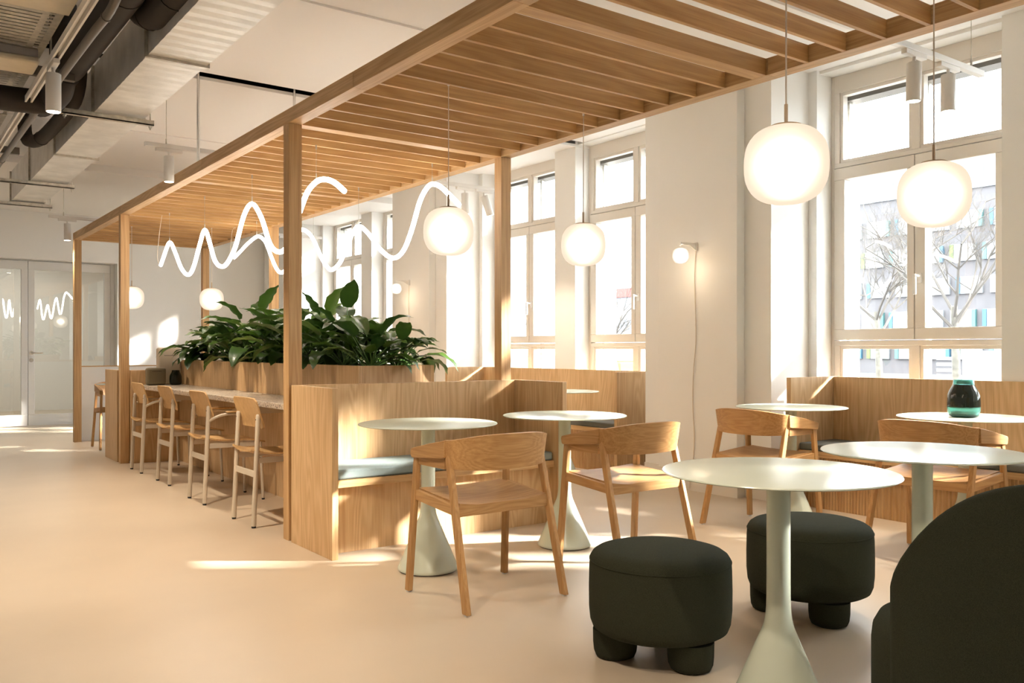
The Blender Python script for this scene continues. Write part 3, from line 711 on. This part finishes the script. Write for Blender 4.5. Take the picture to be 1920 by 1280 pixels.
for X, path, hang, l in ((2.315, TUBE1, (8.757, 7.652, 6.486, 5.305), 'wavy white light tube hanging over the counter side'), (3.2, TUBE2, (8.83, 7.66, 6.49, 5.33), 'wavy white light tube hanging on the window side of the planter')):
    t = thing('wave_tube_lamp', l, 'lamp', (X, 7.0, 2.0), 0, 'wavy light tubes over the planter')
    pts = smoothpts([(X, y, z) for y, z in path], 5)
    part('light_tube', TUBE(pts, 0.0165, 12), 'neon', t, world=True, smooth=180)
    for y in hang:
        zc = min(pts, key=lambda p: abs(p.y - y)).z
        part('hanging_wire', TUBE([(X, y, zc + 0.05), (X, y, ZB + 0.005)], 0.0012, 5), 'strut_metal', t, world=True)
        part('clip', TUBE([(X, y, zc + 0.012), (X, y, zc + 0.055)], 0.004, 8), 'strut_metal', t, world=True)
        part('ceiling_clip', TUBE([(X, y, ZB - 0.022), (X, y, ZB + 0.005)], 0.005, 8), 'strut_metal', t, world=True)
    e0 = path[0]
    part('power_cable', TUBE(smoothpts([(X, e0[0], e0[1]), (X, e0[0] + 0.12, e0[1] + 0.08), (X, e0[0] + 0.06, e0[1] + 0.3), (X, e0[0] - 0.05, ZB + 0.01)], 6), 0.003, 6), 'cord_beige', t, world=True, smooth=60)

# track lights across the pergola
def spot_light(parent, loc, aim, energy, name='spot', size=75, blend=0.6, col=(1.0, 0.84, 0.64)):
    ld = bpy.data.lights.new(name, 'SPOT'); ld.energy = energy; ld.spot_size = math.radians(size); ld.spot_blend = blend; ld.color = col; ld.shadow_soft_size = 0.03
    o = bpy.data.objects.new(name, ld); COL.objects.link(o); o.parent = parent
    o.location = Vector(loc) - wloc(parent)
    o.rotation_euler = (Vector(aim) - Vector(loc)).to_track_quat('-Z', 'Y').to_euler()
def spot_head(parent, x, y, zr, aim, energy, along='x', size=75):
    """cylindrical spot under a rail whose underside is at zr"""
    p = Vector((x, y, zr - 0.055)); d = (Vector(aim) - p).normalized()
    a = p; b_ = p + d * 0.20
    h = part('spotlight', TUBE([a, a + d * 0.003, b_ - d * 0.003, b_], [0.034, 0.0375, 0.0375, 0.036], 28), 'white_metal', parent, world=True, smooth=50)
    part('lamp_face', TUBE([b_ - d * 0.002, b_ + d * 0.0015], 0.032, 24), 'spot_face', h, world=True)
    sx, sy = ((0.10, 0.016) if along == 'x' else (0.016, 0.10))
    part('adapter', B((x - sx, x + sx, y - sy, y + sy, zr - 0.026, zr)), 'white_metal', h, world=True, bevel=0.003)
    part('knuckle', TUBE([(x, y, zr - 0.026), (x, y, zr - 0.06)], 0.009, 10), 'white_metal', h, world=True)
    spot_light(parent, b_ + d * 0.01, b_ + d * 2, energy, size=size)
def track_x(label, y, spots, x0=1.68, x1=5.12, z=2.665):
    t = thing('track_light', label, 'track light', ((x0 + x1) / 2, y, z), 0, 'white track lights above the pergola')
    part('rail', B((x0, x1, y - 0.018, y + 0.018, z, z + 0.034)), 'white_metal', t, world=True, bevel=0.003)
    zc = 3.215 if y < 5 else (3.165 if y < 8.7 else 3.075)
    for x in (x0 + 0.16, x1 - 0.12):
        part('hanging_wire', TUBE([(x, y, z + 0.03), (x, y, zc)], 0.0022, 6), 'strut_metal', t, world=True)
        part('grip', TUBE([(x, y, z + 0.03), (x, y, z + 0.075)], 0.006, 8), 'strut_metal', t, world=True)
    for x, aim, en in spots: spot_head(t, x, y, z, aim, en)
    return t
track_x('white track light at the upper right in front of the tall window', 2.45, ((4.40, (4.46, 2.55, 0), 45), (4.747, (4.747, 2.46, 0), 45)))
track_x('white track light across the pergola above the tube lamps', 7.05, ((1.86, (1.86, 7.05, 0), 55), (4.60, (4.62, 7.0, 0), 30), (4.82, (5.6, 6.9, 0.4), 30)))
track_x('far white track light near the end wall', 11.55, ((1.88, (1.88, 11.55, 0), 45), (4.6, (4.6, 11.5, 0), 20)))

# wall lamps on the piers
def wall_lamp(label, y):
    t = thing('globe_wall_lamp', label, 'wall lamp', (5.22, y, 1.915), 0, 'small globe lamps on the piers')
    g = part('globe', lathe(globe_prof(0.064, 0.060), 32, c=(-0.185, 0, -0.082)), 'opal', t, smooth=180)
    part('bulb', lathe([(0, -0.03), (0.022, -0.02), (0.03, 0), (0.022, 0.02), (0, 0.03)], 16, c=(-0.185, 0, -0.082)), 'bulb', g, smooth=180)
    part('bracket', B((-0.022, -0.001, -0.011, 0.011, -0.034, 0.032)), 'white_metal', t, bevel=0.002)
    bm = bmesh.new()
    a = [bm.verts.new(p) for p in ((-0.02, -0.006, 0.024), (-0.195, -0.006, 0.024), (-0.195, -0.006, -0.004), (-0.186, -0.006, -0.004), (-0.186, -0.006, 0.008), (-0.09, -0.006, 0.006), (-0.02, -0.006, -0.03))]
    b_ = [bm.verts.new((v.co.x, 0.006, v.co.z)) for v in a]
    bm.faces.new(a); bm.faces.new(list(reversed(b_)))
    for k in range(len(a)): bm.faces.new((a[k], b_[k], b_[(k + 1) % len(a)], a[(k + 1) % len(a)]))
    part('arm', bm, 'white_metal', t)
    pts = [(-0.012, 0.0, -0.03)] + [(-0.008 - 0.003 * (k % 2), 0.012 * math.sin(k * 1.3) + 0.004 * k, -0.03 - 0.18 * k) for k in range(1, 10)] + [(-0.02, 0.05, -1.80), (-0.022, 0.06, -1.90)]
    part('cord', TUBE(smoothpts(pts, 4), 0.0032, 6), 'cord_beige', t, smooth=60)
    ld = bpy.data.lights.new('lamp_glow', 'POINT'); ld.energy = 0.6; ld.color = (1, .78, .52); ld.shadow_soft_size = 0.07
    o = bpy.data.objects.new('lamp_glow', ld); COL.objects.link(o); o.parent = t; o.location = (-0.185, 0, -0.185)
wall_lamp('small white globe lamp on the pier left of the tall window', 4.677)
wall_lamp('small white globe lamp on the far pier behind the plants', 9.214)

# ------------------------------------------------------------------ small things on counter and table
def vase(name, label, x, y, z, s, mat, mat2=None):
    prof = [(0.0, 0.0), (0.040, 0.0), (0.052, 0.006), (0.058, 0.025), (0.059, 0.055), (0.057, 0.085), (0.050, 0.103), (0.0415, 0.118), (0.0375, 0.128), (0.0365, 0.142),
            (0.0335, 0.142), (0.0345, 0.128), (0.038, 0.117), (0.0465, 0.102), (0.0535, 0.085), (0.0555, 0.055), (0.0545, 0.028), (0.047, 0.012), (0, 0.011)]
    prof = [(r * s, h * s) for r, h in prof]
    if not mat2:
        return tag(part(name, lathe(prof, 40), mat, loc=(x, y, z), smooth=50), label, 'vase')
    t = thing(name, label, 'vase', (x, y, z))
    inner = prof[10:]
    def zone(za, zb):
        o_ = [p for p in prof[:10] if za <= p[1] / s <= zb]
        i_ = [p for p in inner if za <= p[1] / s <= zb]
        return lathe(o_ + i_, 48)
    ov = [(0.0, 0.0), (0.040, 0.0), (0.052, 0.006), (0.0575, 0.022), (0.0588, 0.040)]
    part('lower_glass', lathe([(r * s, h * s) for r, h in ov + [(0.054, 0.040), (0.053, 0.026), (0.046, 0.014), (0, 0.013)]], 48), mat, t, smooth=50, label='clear teal glass foot')
    ov = [(0.0588, 0.0402), (0.059, 0.055), (0.057, 0.085), (0.050, 0.103), (0.0415, 0.118), (0.0385, 0.1255)]
    part('smoky_band', lathe([(r * s, h * s) for r, h in ov + [(r - 0.005, h) for r, h in reversed(ov)]] + [(0.0588 * s, 0.0402 * s)], 48), mat2, t, smooth=50, label='dark smoky glass belly')
    ov = [(0.0385, 0.1257), (0.0372, 0.131), (0.0365, 0.143)]
    part('neck', lathe([(r * s, h * s) for r, h in ov + [(r - 0.0035, h) for r, h in reversed(ov)]] + [(0.0385 * s, 0.1257 * s)], 48), mat, t, smooth=50, label='teal glass neck')
    return t
vase('glass_vase', 'round dark green glass vase standing on the terrazzo counter', 2.385, 8.80, 0.767, 1.0, 'glass_olive')
vase('glass_vase', 'two-tone teal and smoky glass vase on the table by the window bench', 4.815, 2.40, 0.7415, 1.42, 'glass_teal', 'glass_dark')
def holder(label, x0, x1, y, z0, h, mat):
    t = thing('table_holder', label, 'holder', ((x0 + x1) / 2, y, z0))
    w_ = (x1 - x0) / 2
    o = part('body', B((-w_, w_, -0.05, 0.05, 0, h)), mat, t, bevel=0.022); o.modifiers[0].limit_method = 'ANGLE'; o.modifiers[0].segments = 4
    part('slot', B((-w_ * 0.5, w_ * 0.5, -0.0512, -0.048, h * 0.78, h * 0.78 + 0.004)), 'rubber', t)
holder('tall beige slotted holder at the far end of the terrazzo counter', 2.262, 2.478, 9.0, 0.767, 0.362, 'beige_plastic')
holder('low olive brown slotted holder at the far end of the counter', 2.126, 2.301, 8.86, 0.767, 0.168, 'olive_plastic')

# ------------------------------------------------------------------ plants
def leaf_mesh(L, W, pet, lean, droop, fold, kind):
    """petiole rising from the origin, blade arching away along +x"""
    bm = bmesh.new()
    p0 = Vector((0, 0, 0)); d = Vector((math.sin(lean), 0, math.cos(lean))); pts = []
    for k in range(5):
        f = k / 4; pts.append(p0 + d * pet * f + Vector((0.10 * pet * f * f, 0, -0.04 * pet * f * f)))
    tube(bm, pts, [0.0055, 0.005, 0.0045, 0.004, 0.003], 5)
    npet = len(bm.faces)
    n = 11; ang = lean * 0.7 + 0.45; p = pts[-1].copy(); rows = []
    for i in range(n):
        f = i / (n - 1)
        if kind == 'broad': wd = W * (math.sin(PI * min(1, f * 0.94 + 0.06) ** 0.75)) ** 0.8
        elif kind == 'lance': wd = W * 0.72 * math.sin(PI * (f * 0.96 + 0.04) ** 0.85)
        else: wd = W * 1.15 * (math.sin(PI * (f * 0.93 + 0.06) ** 0.8)) ** 0.7 * (1.0 if i % 2 == 0 else 0.55)
        wd = max(wd, 0.001)
        t = Vector((math.sin(ang), 0, math.cos(ang))); nn = Vector((-math.cos(ang), 0, math.sin(ang)))
        wave = 0.006 * math.sin(i * 1.9)
        r = []
        for q in (-1, -0.55, 0, 0.55, 1):
            r.append(p + Vector((0, wd * q, 0)) + nn * (fold * wd * abs(q) - 0.35 * fold * wd * q * q) + nn * wave * abs(q))
        rows.append(r)
        p = p + t * (L / (n - 1)); ang += droop / (n - 1)
    grid(bm, rows)
    bm.faces.ensure_lookup_table()
    for k, fc in enumerate(bm.faces): fc.material_index = 1 if k < npet else 0
    me = bpy.data.meshes.new('leaf'); bm.to_mesh(me); bm.free()
    me.materials.append(MATS['leaf']); me.materials.append(MATS['petiole'])
    for p_ in me.polygons: p_.use_smooth = True
    return me
LEAVES = []
for k in range(18):
    kind = ('broad', 'broad', 'lance')[k % 3]
    LEAVES.append(leaf_mesh(random.uniform(.24, .36), random.uniform(.058, .088), random.uniform(.14, .30), random.uniform(.25, .95), random.uniform(.7, 1.7), random.uniform(.25, .6), kind))
TALL = [leaf_mesh(.24, .065, .42, .10, .5, .35, 'broad'), leaf_mesh(.22, .07, .36, .22, .9, .4, 'broad'), leaf_mesh(.23, .06, .32, .32, 1.0, .4, 'broad')]
SPLIT = [leaf_mesh(.26, .075, .30, .45, 1.2, .25, 'split'), leaf_mesh(.30, .085, .26, .6, 1.4, .25, 'split')]
DROOP = [leaf_mesh(.32, .065, .20, 1.0, 1.6, .4, 'broad'), leaf_mesh(.27, .07, .16, 1.15, 1.5, .4, 'broad'), leaf_mesh(.34, .06, .24, .95, 1.3, .4, 'lance')]
where = ['right front corner of the planter', 'left front corner of the planter'] 
pk = 0
for i in range(9):
    for j in range(2):
        y = 5.24 + i * 0.418 + random.uniform(-.05, .05); x = (2.66, 2.88)[j] + random.uniform(-.03, .03)
        side = ('counter', 'window')[j]
        nth = ('first', 'second', 'third', 'fourth', 'fifth', 'sixth', 'seventh', 'eighth', 'ninth')[i]
        tall = (i, j) in ((2, 1), (3, 1), (5, 0))
        t = thing('leafy_plant', ('tall upright ' if tall else 'bushy ') + 'dark green plant, %s along the %s side of the planter' % (nth, side), 'plant', (x, y, 0.985), 0, 'leafy plants in the planter')
        nl = 24
        hs = {0: .80, 1: .92, 2: 1.0, 3: 1.0, 4: .98, 5: 1.12, 6: 1.02, 7: .92, 8: .9}[i]
        for q in range(nl):
            az = q * 2.4 + random.uniform(-.3, .3)
            src = LEAVES
            if tall and q < 5: src = TALL
            elif i in (5, 6) and q in (3, 7): src = SPLIT
            elif q >= 18: src = DROOP
            if i == 8 and q > 12: az = PI + random.uniform(-1.2, 0.7); src = DROOP
            if i == 0 and q > 17: az = random.uniform(-0.9, 0.5)
            o = part('leaf', random.choice(src), None, t, loc=(random.uniform(-.03, .03), random.uniform(-.03, .03), 0))
            s_ = hs * random.uniform(.85, 1.15); o.scale = (s_, s_, s_)
            o.rotation_euler = (random.uniform(-.12, .12), random.uniform(-.1, .1), az)

# ------------------------------------------------------------------ services under the ceiling (upper left)
DX0, DX1, DZ0, DZ1 = 1.150, 1.450, 2.63, 2.93
dt = thing('ventilation_duct', 'ribbed galvanised rectangular duct running under the ceiling', 'duct', (1.3, 7.0, DZ0))
sec = [1.2, 2.9, 4.76, 6.12, 7.58, 8.93, 10.25]
for a, c in zip(sec, sec[1:]):
    bm = bmesh.new(); n = max(6, int((c - a) / 0.098)); ring = []
    for i in range(n * 2 + 1):
        y = a + (c - a) * i / (2 * n); dz = 0.0018 if i % 2 else 0.0
        ring.append([bm.verts.new(p) for p in ((DX0, y, DZ0 + dz), (DX1, y, DZ0 + dz), (DX1 - dz, y, DZ1), (DX0 + dz, y, DZ1))])
    for r0, r1 in zip(ring, ring[1:]):
        for k in range(4): bm.faces.new((r0[k], r0[(k + 1) % 4], r1[(k + 1) % 4], r1[k]))
    part('duct_section', bm, 'galvanised', dt, world=True)
    part('flange', B((DX0 - 0.014, DX1 + 0.014, c - 0.012, c + 0.012, DZ0 - 0.012, DZ0), (DX0 - 0.014, DX0, c - 0.012, c + 0.012, DZ0, DZ1), (DX1, DX1 + 0.014, c - 0.012, c + 0.012, DZ0, DZ1)), 'strut_metal', dt, world=True)
for y, xa, xb in ((6.06, 0.94, 1.50), (8.86, 0.86, 1.50), (10.22, 0.95, 1.52)):
    part('support_rail', B((xa, xb, y - 0.018, y + 0.018, DZ0 - 0.048, DZ0 - 0.040), (xa, xb, y - 0.018, y - 0.015, DZ0 - 0.048, DZ0 - 0.014), (xa, xb, y + 0.015, y + 0.018, DZ0 - 0.048, DZ0 - 0.014)), 'strut_metal', dt, world=True)
    for x in (xa + 0.03, xb - 0.02):
        part('threaded_rod', TUBE([(x, y, DZ0 - 0.075), (x, y, 3.22 if y < 6.7 else (3.165 if y < 8.7 else 3.155))], 0.0045, 6), 'strut_metal', dt, world=True)
        part('nut', TUBE([(x, y, DZ0 - 0.062), (x, y, DZ0 - 0.05)], 0.011, 6), 'chrome', dt, world=True)
# insulated pipes
def pipe(label, pts, r, mat='insulation', sub=5, bands=True):
    t = thing('insulated_pipe' if mat == 'insulation' else 'conduit', label, 'pipe', pts[0])
    sp = smoothpts(pts, sub)
    part('pipe_run', TUBE(sp, r, 18), mat, t, world=True, smooth=60)
    if bands:
        for k in range(3, len(sp) - 2, 7):
            d_ = (sp[k + 1] - sp[k]).normalized()
            part('joint_band', TUBE([sp[k] - d_ * 0.006, sp[k] + d_ * 0.006], r + 0.004, 18), mat, t, world=True, smooth=60)
    return t
pipe('thick black insulated pipe running beside the galvanised duct', [(0.97, 1.0, 2.80), (0.97, 3.0, 2.80), (0.965, 4.4, 2.80), (0.96, 5.4, 2.80), (0.95, 6.4, 2.80), (0.94, 6.8, 2.80)], 0.085)
pipe('black insulated pipe ending in a bend above the duct', [(1.14, 1.0, 2.76), (1.14, 3.0, 2.76), (1.135, 4.2, 2.76), (1.13, 4.50, 2.765), (1.09, 4.66, 2.83), (1.04, 4.70, 3.0), (1.03, 4.70, 3.2)], 0.078)
pipe('black insulated pipe dropping and bending beside the spotlight', [(0.93, 5.85, 3.19), (0.93, 5.86, 2.95), (0.93, 5.88, 2.74), (0.91, 5.98, 2.66), (0.84, 6.08, 2.64), (0.5, 6.12, 2.64), (-0.5, 6.12, 2.64)], 0.075)
pipe('thin black pipe stub hanging past the duct supports', [(0.98, 7.9, 3.1), (0.98, 7.9, 2.86), (1.0, 7.85, 2.77), (1.04, 7.7, 2.74), (1.07, 7.3, 2.74), (1.08, 6.4, 2.76), (1.08, 6.2, 2.95)], 0.05)
pipe('slim grey conduit bending between cable tray and pipes', [(0.78, 3.9, 3.1), (0.82, 4.0, 2.95), (0.90, 4.15, 2.82), (0.90, 4.35, 2.70), (0.885, 4.8, 2.68), (0.875, 6.0, 2.68), (0.87, 8.0, 2.68), (0.87, 9.5, 2.68)], 0.021, 'conduit_grey')
# cable trays with slotted floors
def tray(label, x0, x1, y0, y1, z):
    t = thing('cable_tray', label, 'cable tray', ((x0 + x1) / 2, (y0 + y1) / 2, z), 0, 'slotted cable trays')
    part('side_rail', B((x0, x0 + 0.004, y0, y1, z, z + 0.06)), 'strut_metal', t, world=True); part('side_rail', B((x1 - 0.004, x1, y0, y1, z, z + 0.06)), 'strut_metal', t, world=True)
    bm = bmesh.new(); n = int((y1 - y0) / 0.05)
    for k in range(n):
        y = y0 + (y1 - y0) * (k + 0.5) / n
        box(bm, x0 + 0.09, x1 - 0.09, y - 0.017, y + 0.017, z, z + 0.004)
    for xa, xb in ((x0 + 0.004, x0 + 0.035), (x0 + 0.06, x0 + 0.09), (x1 - 0.09, x1 - 0.06), (x1 - 0.035, x1 - 0.004)): box(bm, xa, xb, y0, y1, z, z + 0.004)
    for k in range(n):
        y = y0 + (y1 - y0) * (k + 0.5) / n
        box(bm, x0 + 0.035, x0 + 0.06, y - 0.012, y + 0.012, z, z + 0.004); box(bm, x1 - 0.06, x1 - 0.035, y - 0.012, y + 0.012, z, z + 0.004)
    o = part('slotted_floor', bm, 'strut_metal', t, world=True); o['kind'] = 'stuff'
tray('slotted steel cable tray at the upper left corner', 0.28, 0.76, 4.74, 5.60, 2.745)
tray('second slotted cable tray beyond the dark cross channel', 0.28, 0.76, 5.72, 6.9, 2.745)
tray('far slotted cable tray fading towards the duct end', 0.28, 0.76, 7.0, 9.0, 2.745)
o = part('cover_board', B((-0.6, 0.775, 2.6, 4.72, 2.735, 2.76)), 'cream_board', bevel=0.002); tag(o, 'cream cover board hanging at the upper left corner', 'board')
ap = thing('access_point', 'flat cream box with grey edge under the cable tray', 'box', (0.42, 5.52, 2.69))
part('housing', B((0.1, 0.74, 5.36, 5.62, 2.665, 2.70)), 'cream_board', ap, world=True, bevel=0.012); part('back_plate', B((0.11, 0.73, 5.37, 5.61, 2.70, 2.742)), 'grey_board', ap, world=True)
for y, l in ((5.66, 'dark steel cross channel behind the white spotlight'), (8.05, 'far dark steel cross channel above the conduit')):
    o = part('cross_channel', B((-0.8, 0.96, y - 0.02, y + 0.02, 2.68, 2.70), (-0.8, 0.96, y - 0.02, y - 0.016, 2.70, 2.735), (-0.8, 0.96, y + 0.016, y + 0.02, 2.70, 2.735)), 'conduit_grey'); tag(o, l, 'channel')
# track along the room
t = thing('track_light', 'white track light along the cable trays at the upper left', 'track light', (0.80, 5.0, 2.62), 0, 'white track lights')
part('rail', B((0.748, 0.758, 0.2, 9.6, 2.612, 2.64), (0.778, 0.788, 0.2, 9.6, 2.612, 2.64), (0.748, 0.788, 0.2, 9.6, 2.6405, 2.648)), 'white_metal', t, world=True)
for y in (2.2, 5.2, 8.2): part('rail_hanger', TUBE([(0.768, y, 2.645), (0.768, y, 3.2)], 0.004, 6), 'strut_metal', t, world=True)
spot_head(t, 0.768, 5.126, 2.612, (0.775, 5.15, 0), 110, 'y', 112)
for y, aim in ((2.5, (1.1, 3.4, 0)), (1.5, (1.7, 2.4, 0)), (0.6, (2.3, 2.6, 0)), (8.95, (1.9, 7.6, 0)), (9.5, (1.6, 8.9, 0))):
    spot_head(t, 0.768, y, 2.612, aim, 32, 'y')

# ------------------------------------------------------------------ outside
o = part('ground_outside', B((6.33, 260, -160, 260, -1.3, -1.2)), 'asphalt'); tag(o, 'pale street ground outside the windows', 'ground', kind='structure')
bd = thing('office_building', 'grey office block with coloured window panels across the street', 'building', (80, 45, -1.2))
part('facade', B((80, 92, 22, 78, -1.2, 15.6)), 'facade_grey', bd, world=True); part('cornice', B((79.8, 92, 22, 78, 15.6, 16.5)), 'facade_pale', bd, world=True)
part('rooftop_floor', B((86, 96, 16, 74, 16.5, 21.0)), 'facade_pale', bd, world=True)
for k in range(24): part('rooftop_fin', B((85.7, 86, 18 + k * 2.3, 18.35 + k * 2.3, 16.5, 20.6)), 'shed_white', bd, world=True)
wm = mesh_of(B((0, 0.3, -1.15, 1.15, 0, 1.55)), 'window', 'facade_window')
cm = [mesh_of(B((-0.1, 0.28, -0.17, 0.17, 0, 1.5)), 'colour_panel', c) for c in ('panel_blue', 'panel_green', 'panel_teal')]
bo = bd.location
for r in range(5):
    for k in range(15):
        y = 24.5 + k * 2.95 + (0.6 if r % 2 else 0); z = -0.4 + r * 2.98 + 0.6
        wn_ = part('window', wm, None, bd, loc=(79.75 - bo.x, y - bo.y, z - bo.z))
        part('colour_panel', cm[(r * 7 + k * 5) % 3], None, wn_, loc=(0, (1.0 if (r + k) % 3 else -1.0), 0.02))
b2 = thing('distant_tower', 'distant pale tower with a red band seen through the middle windows', 'building', (150, 160, -1.2))
part('tower', B((150, 165, 150, 178, -1.2, 14)), 'facade_pale', b2, world=True); part('red_band', B((149.6, 165, 150, 178, 14, 16.2)), 'red_roof', b2, world=True)
sh = thing('white_shed', 'low white shed with a louvred side across the yard', 'shed', (42, 20, -1.2))
part('shed_body', B((42, 48, 12, 21, -1.2, 1.05)), 'shed_white', sh, world=True)
for k in range(6): part('louvre', B((41.9, 42, 21.2, 22.2, -0.8 + k * 0.28, -0.65 + k * 0.28)), 'shed_white', sh, world=True)
yv = thing('yellow_digger', 'small yellow vehicle parked outside the middle window', 'vehicle', (40, 44, -1.2))
part('body', B((39, 41.5, 41.5, 45, -0.6, 0.3)), 'yellow_paint', yv, world=True, bevel=0.1); part('cabin', B((39.3, 41.2, 42, 43.6, 0.3, 1.3)), 'facade_window', yv, world=True, bevel=0.08)
for yy in (42.2, 44.3): part('wheel', TUBE([(38.9, yy, -0.75), (39.3, yy, -0.75)], 0.45, 16), 'rubber', yv, world=True)
def bare_tree(label, x, y, h, seed):
    rnd = random.Random(seed); z0 = -1.2
    t = thing('bare_tree', label, 'tree', (x, y, z0), 0, 'bare trees outside')
    trunk, br = bmesh.new(), bmesh.new()
    top = Vector((x + rnd.uniform(-.3, .3), y + rnd.uniform(-.4, .4), z0 + h * 0.42))
    tube(trunk, [(x, y, z0), (x + .05, y + .08, z0 + h * 0.2), top], [h * 0.017, h * 0.013, h * 0.010], 7)
    def grow(p, d, L, r, lev):
        pts = [p]; q = p.copy(); dd = d.copy()
        for k in range(3):
            dd = (dd + Vector((rnd.uniform(-.22, .22), rnd.uniform(-.22, .22), rnd.uniform(-.06, .16)))).normalized(); q = q + dd * L / 3; pts.append(q.copy())
        tube(br, pts, [r, r * .85, r * .7, r * .5], 4 if lev else 5, cap=False)
        if lev >= 5: return
        for k in range(3 if lev else 4):
            f = rnd.choice((1, 2, 3)); base = pts[f]
            nd = (dd + Vector((rnd.uniform(-1, 1), rnd.uniform(-1, 1), rnd.uniform(-.35, .55)))).normalized()
            grow(base, nd, L * rnd.uniform(.55, .78), r * .55, lev + 1)
    for k in range(5):
        a = 2 * PI * k / 5 + rnd.uniform(-.4, .4)
        grow(top - Vector((0, 0, rnd.uniform(0, h * .12))), Vector((math.cos(a) * .8, math.sin(a) * .8, rnd.uniform(.5, 1.2))).normalized(), h * .26, h * 0.0058, 0)
    part('trunk', trunk, 'bark', t, world=True, smooth=60)
    o = part('branches', br, 'twig', t, world=True); o['kind'] = 'stuff'
for x, y, h, s_, l in ((23, 11.6, 8.2, 3, 'bare winter tree right behind the tall window'), (27, 16.2, 8.5, 5, 'bare winter tree behind the left pane of the tall window'), (22, 23.5, 7.0, 8, 'bare winter tree behind the near window of the middle bay'), (24, 33.5, 7.0, 13, 'bare winter tree behind the far window of the middle bay')):
    bare_tree(l, x, y, h, s_)
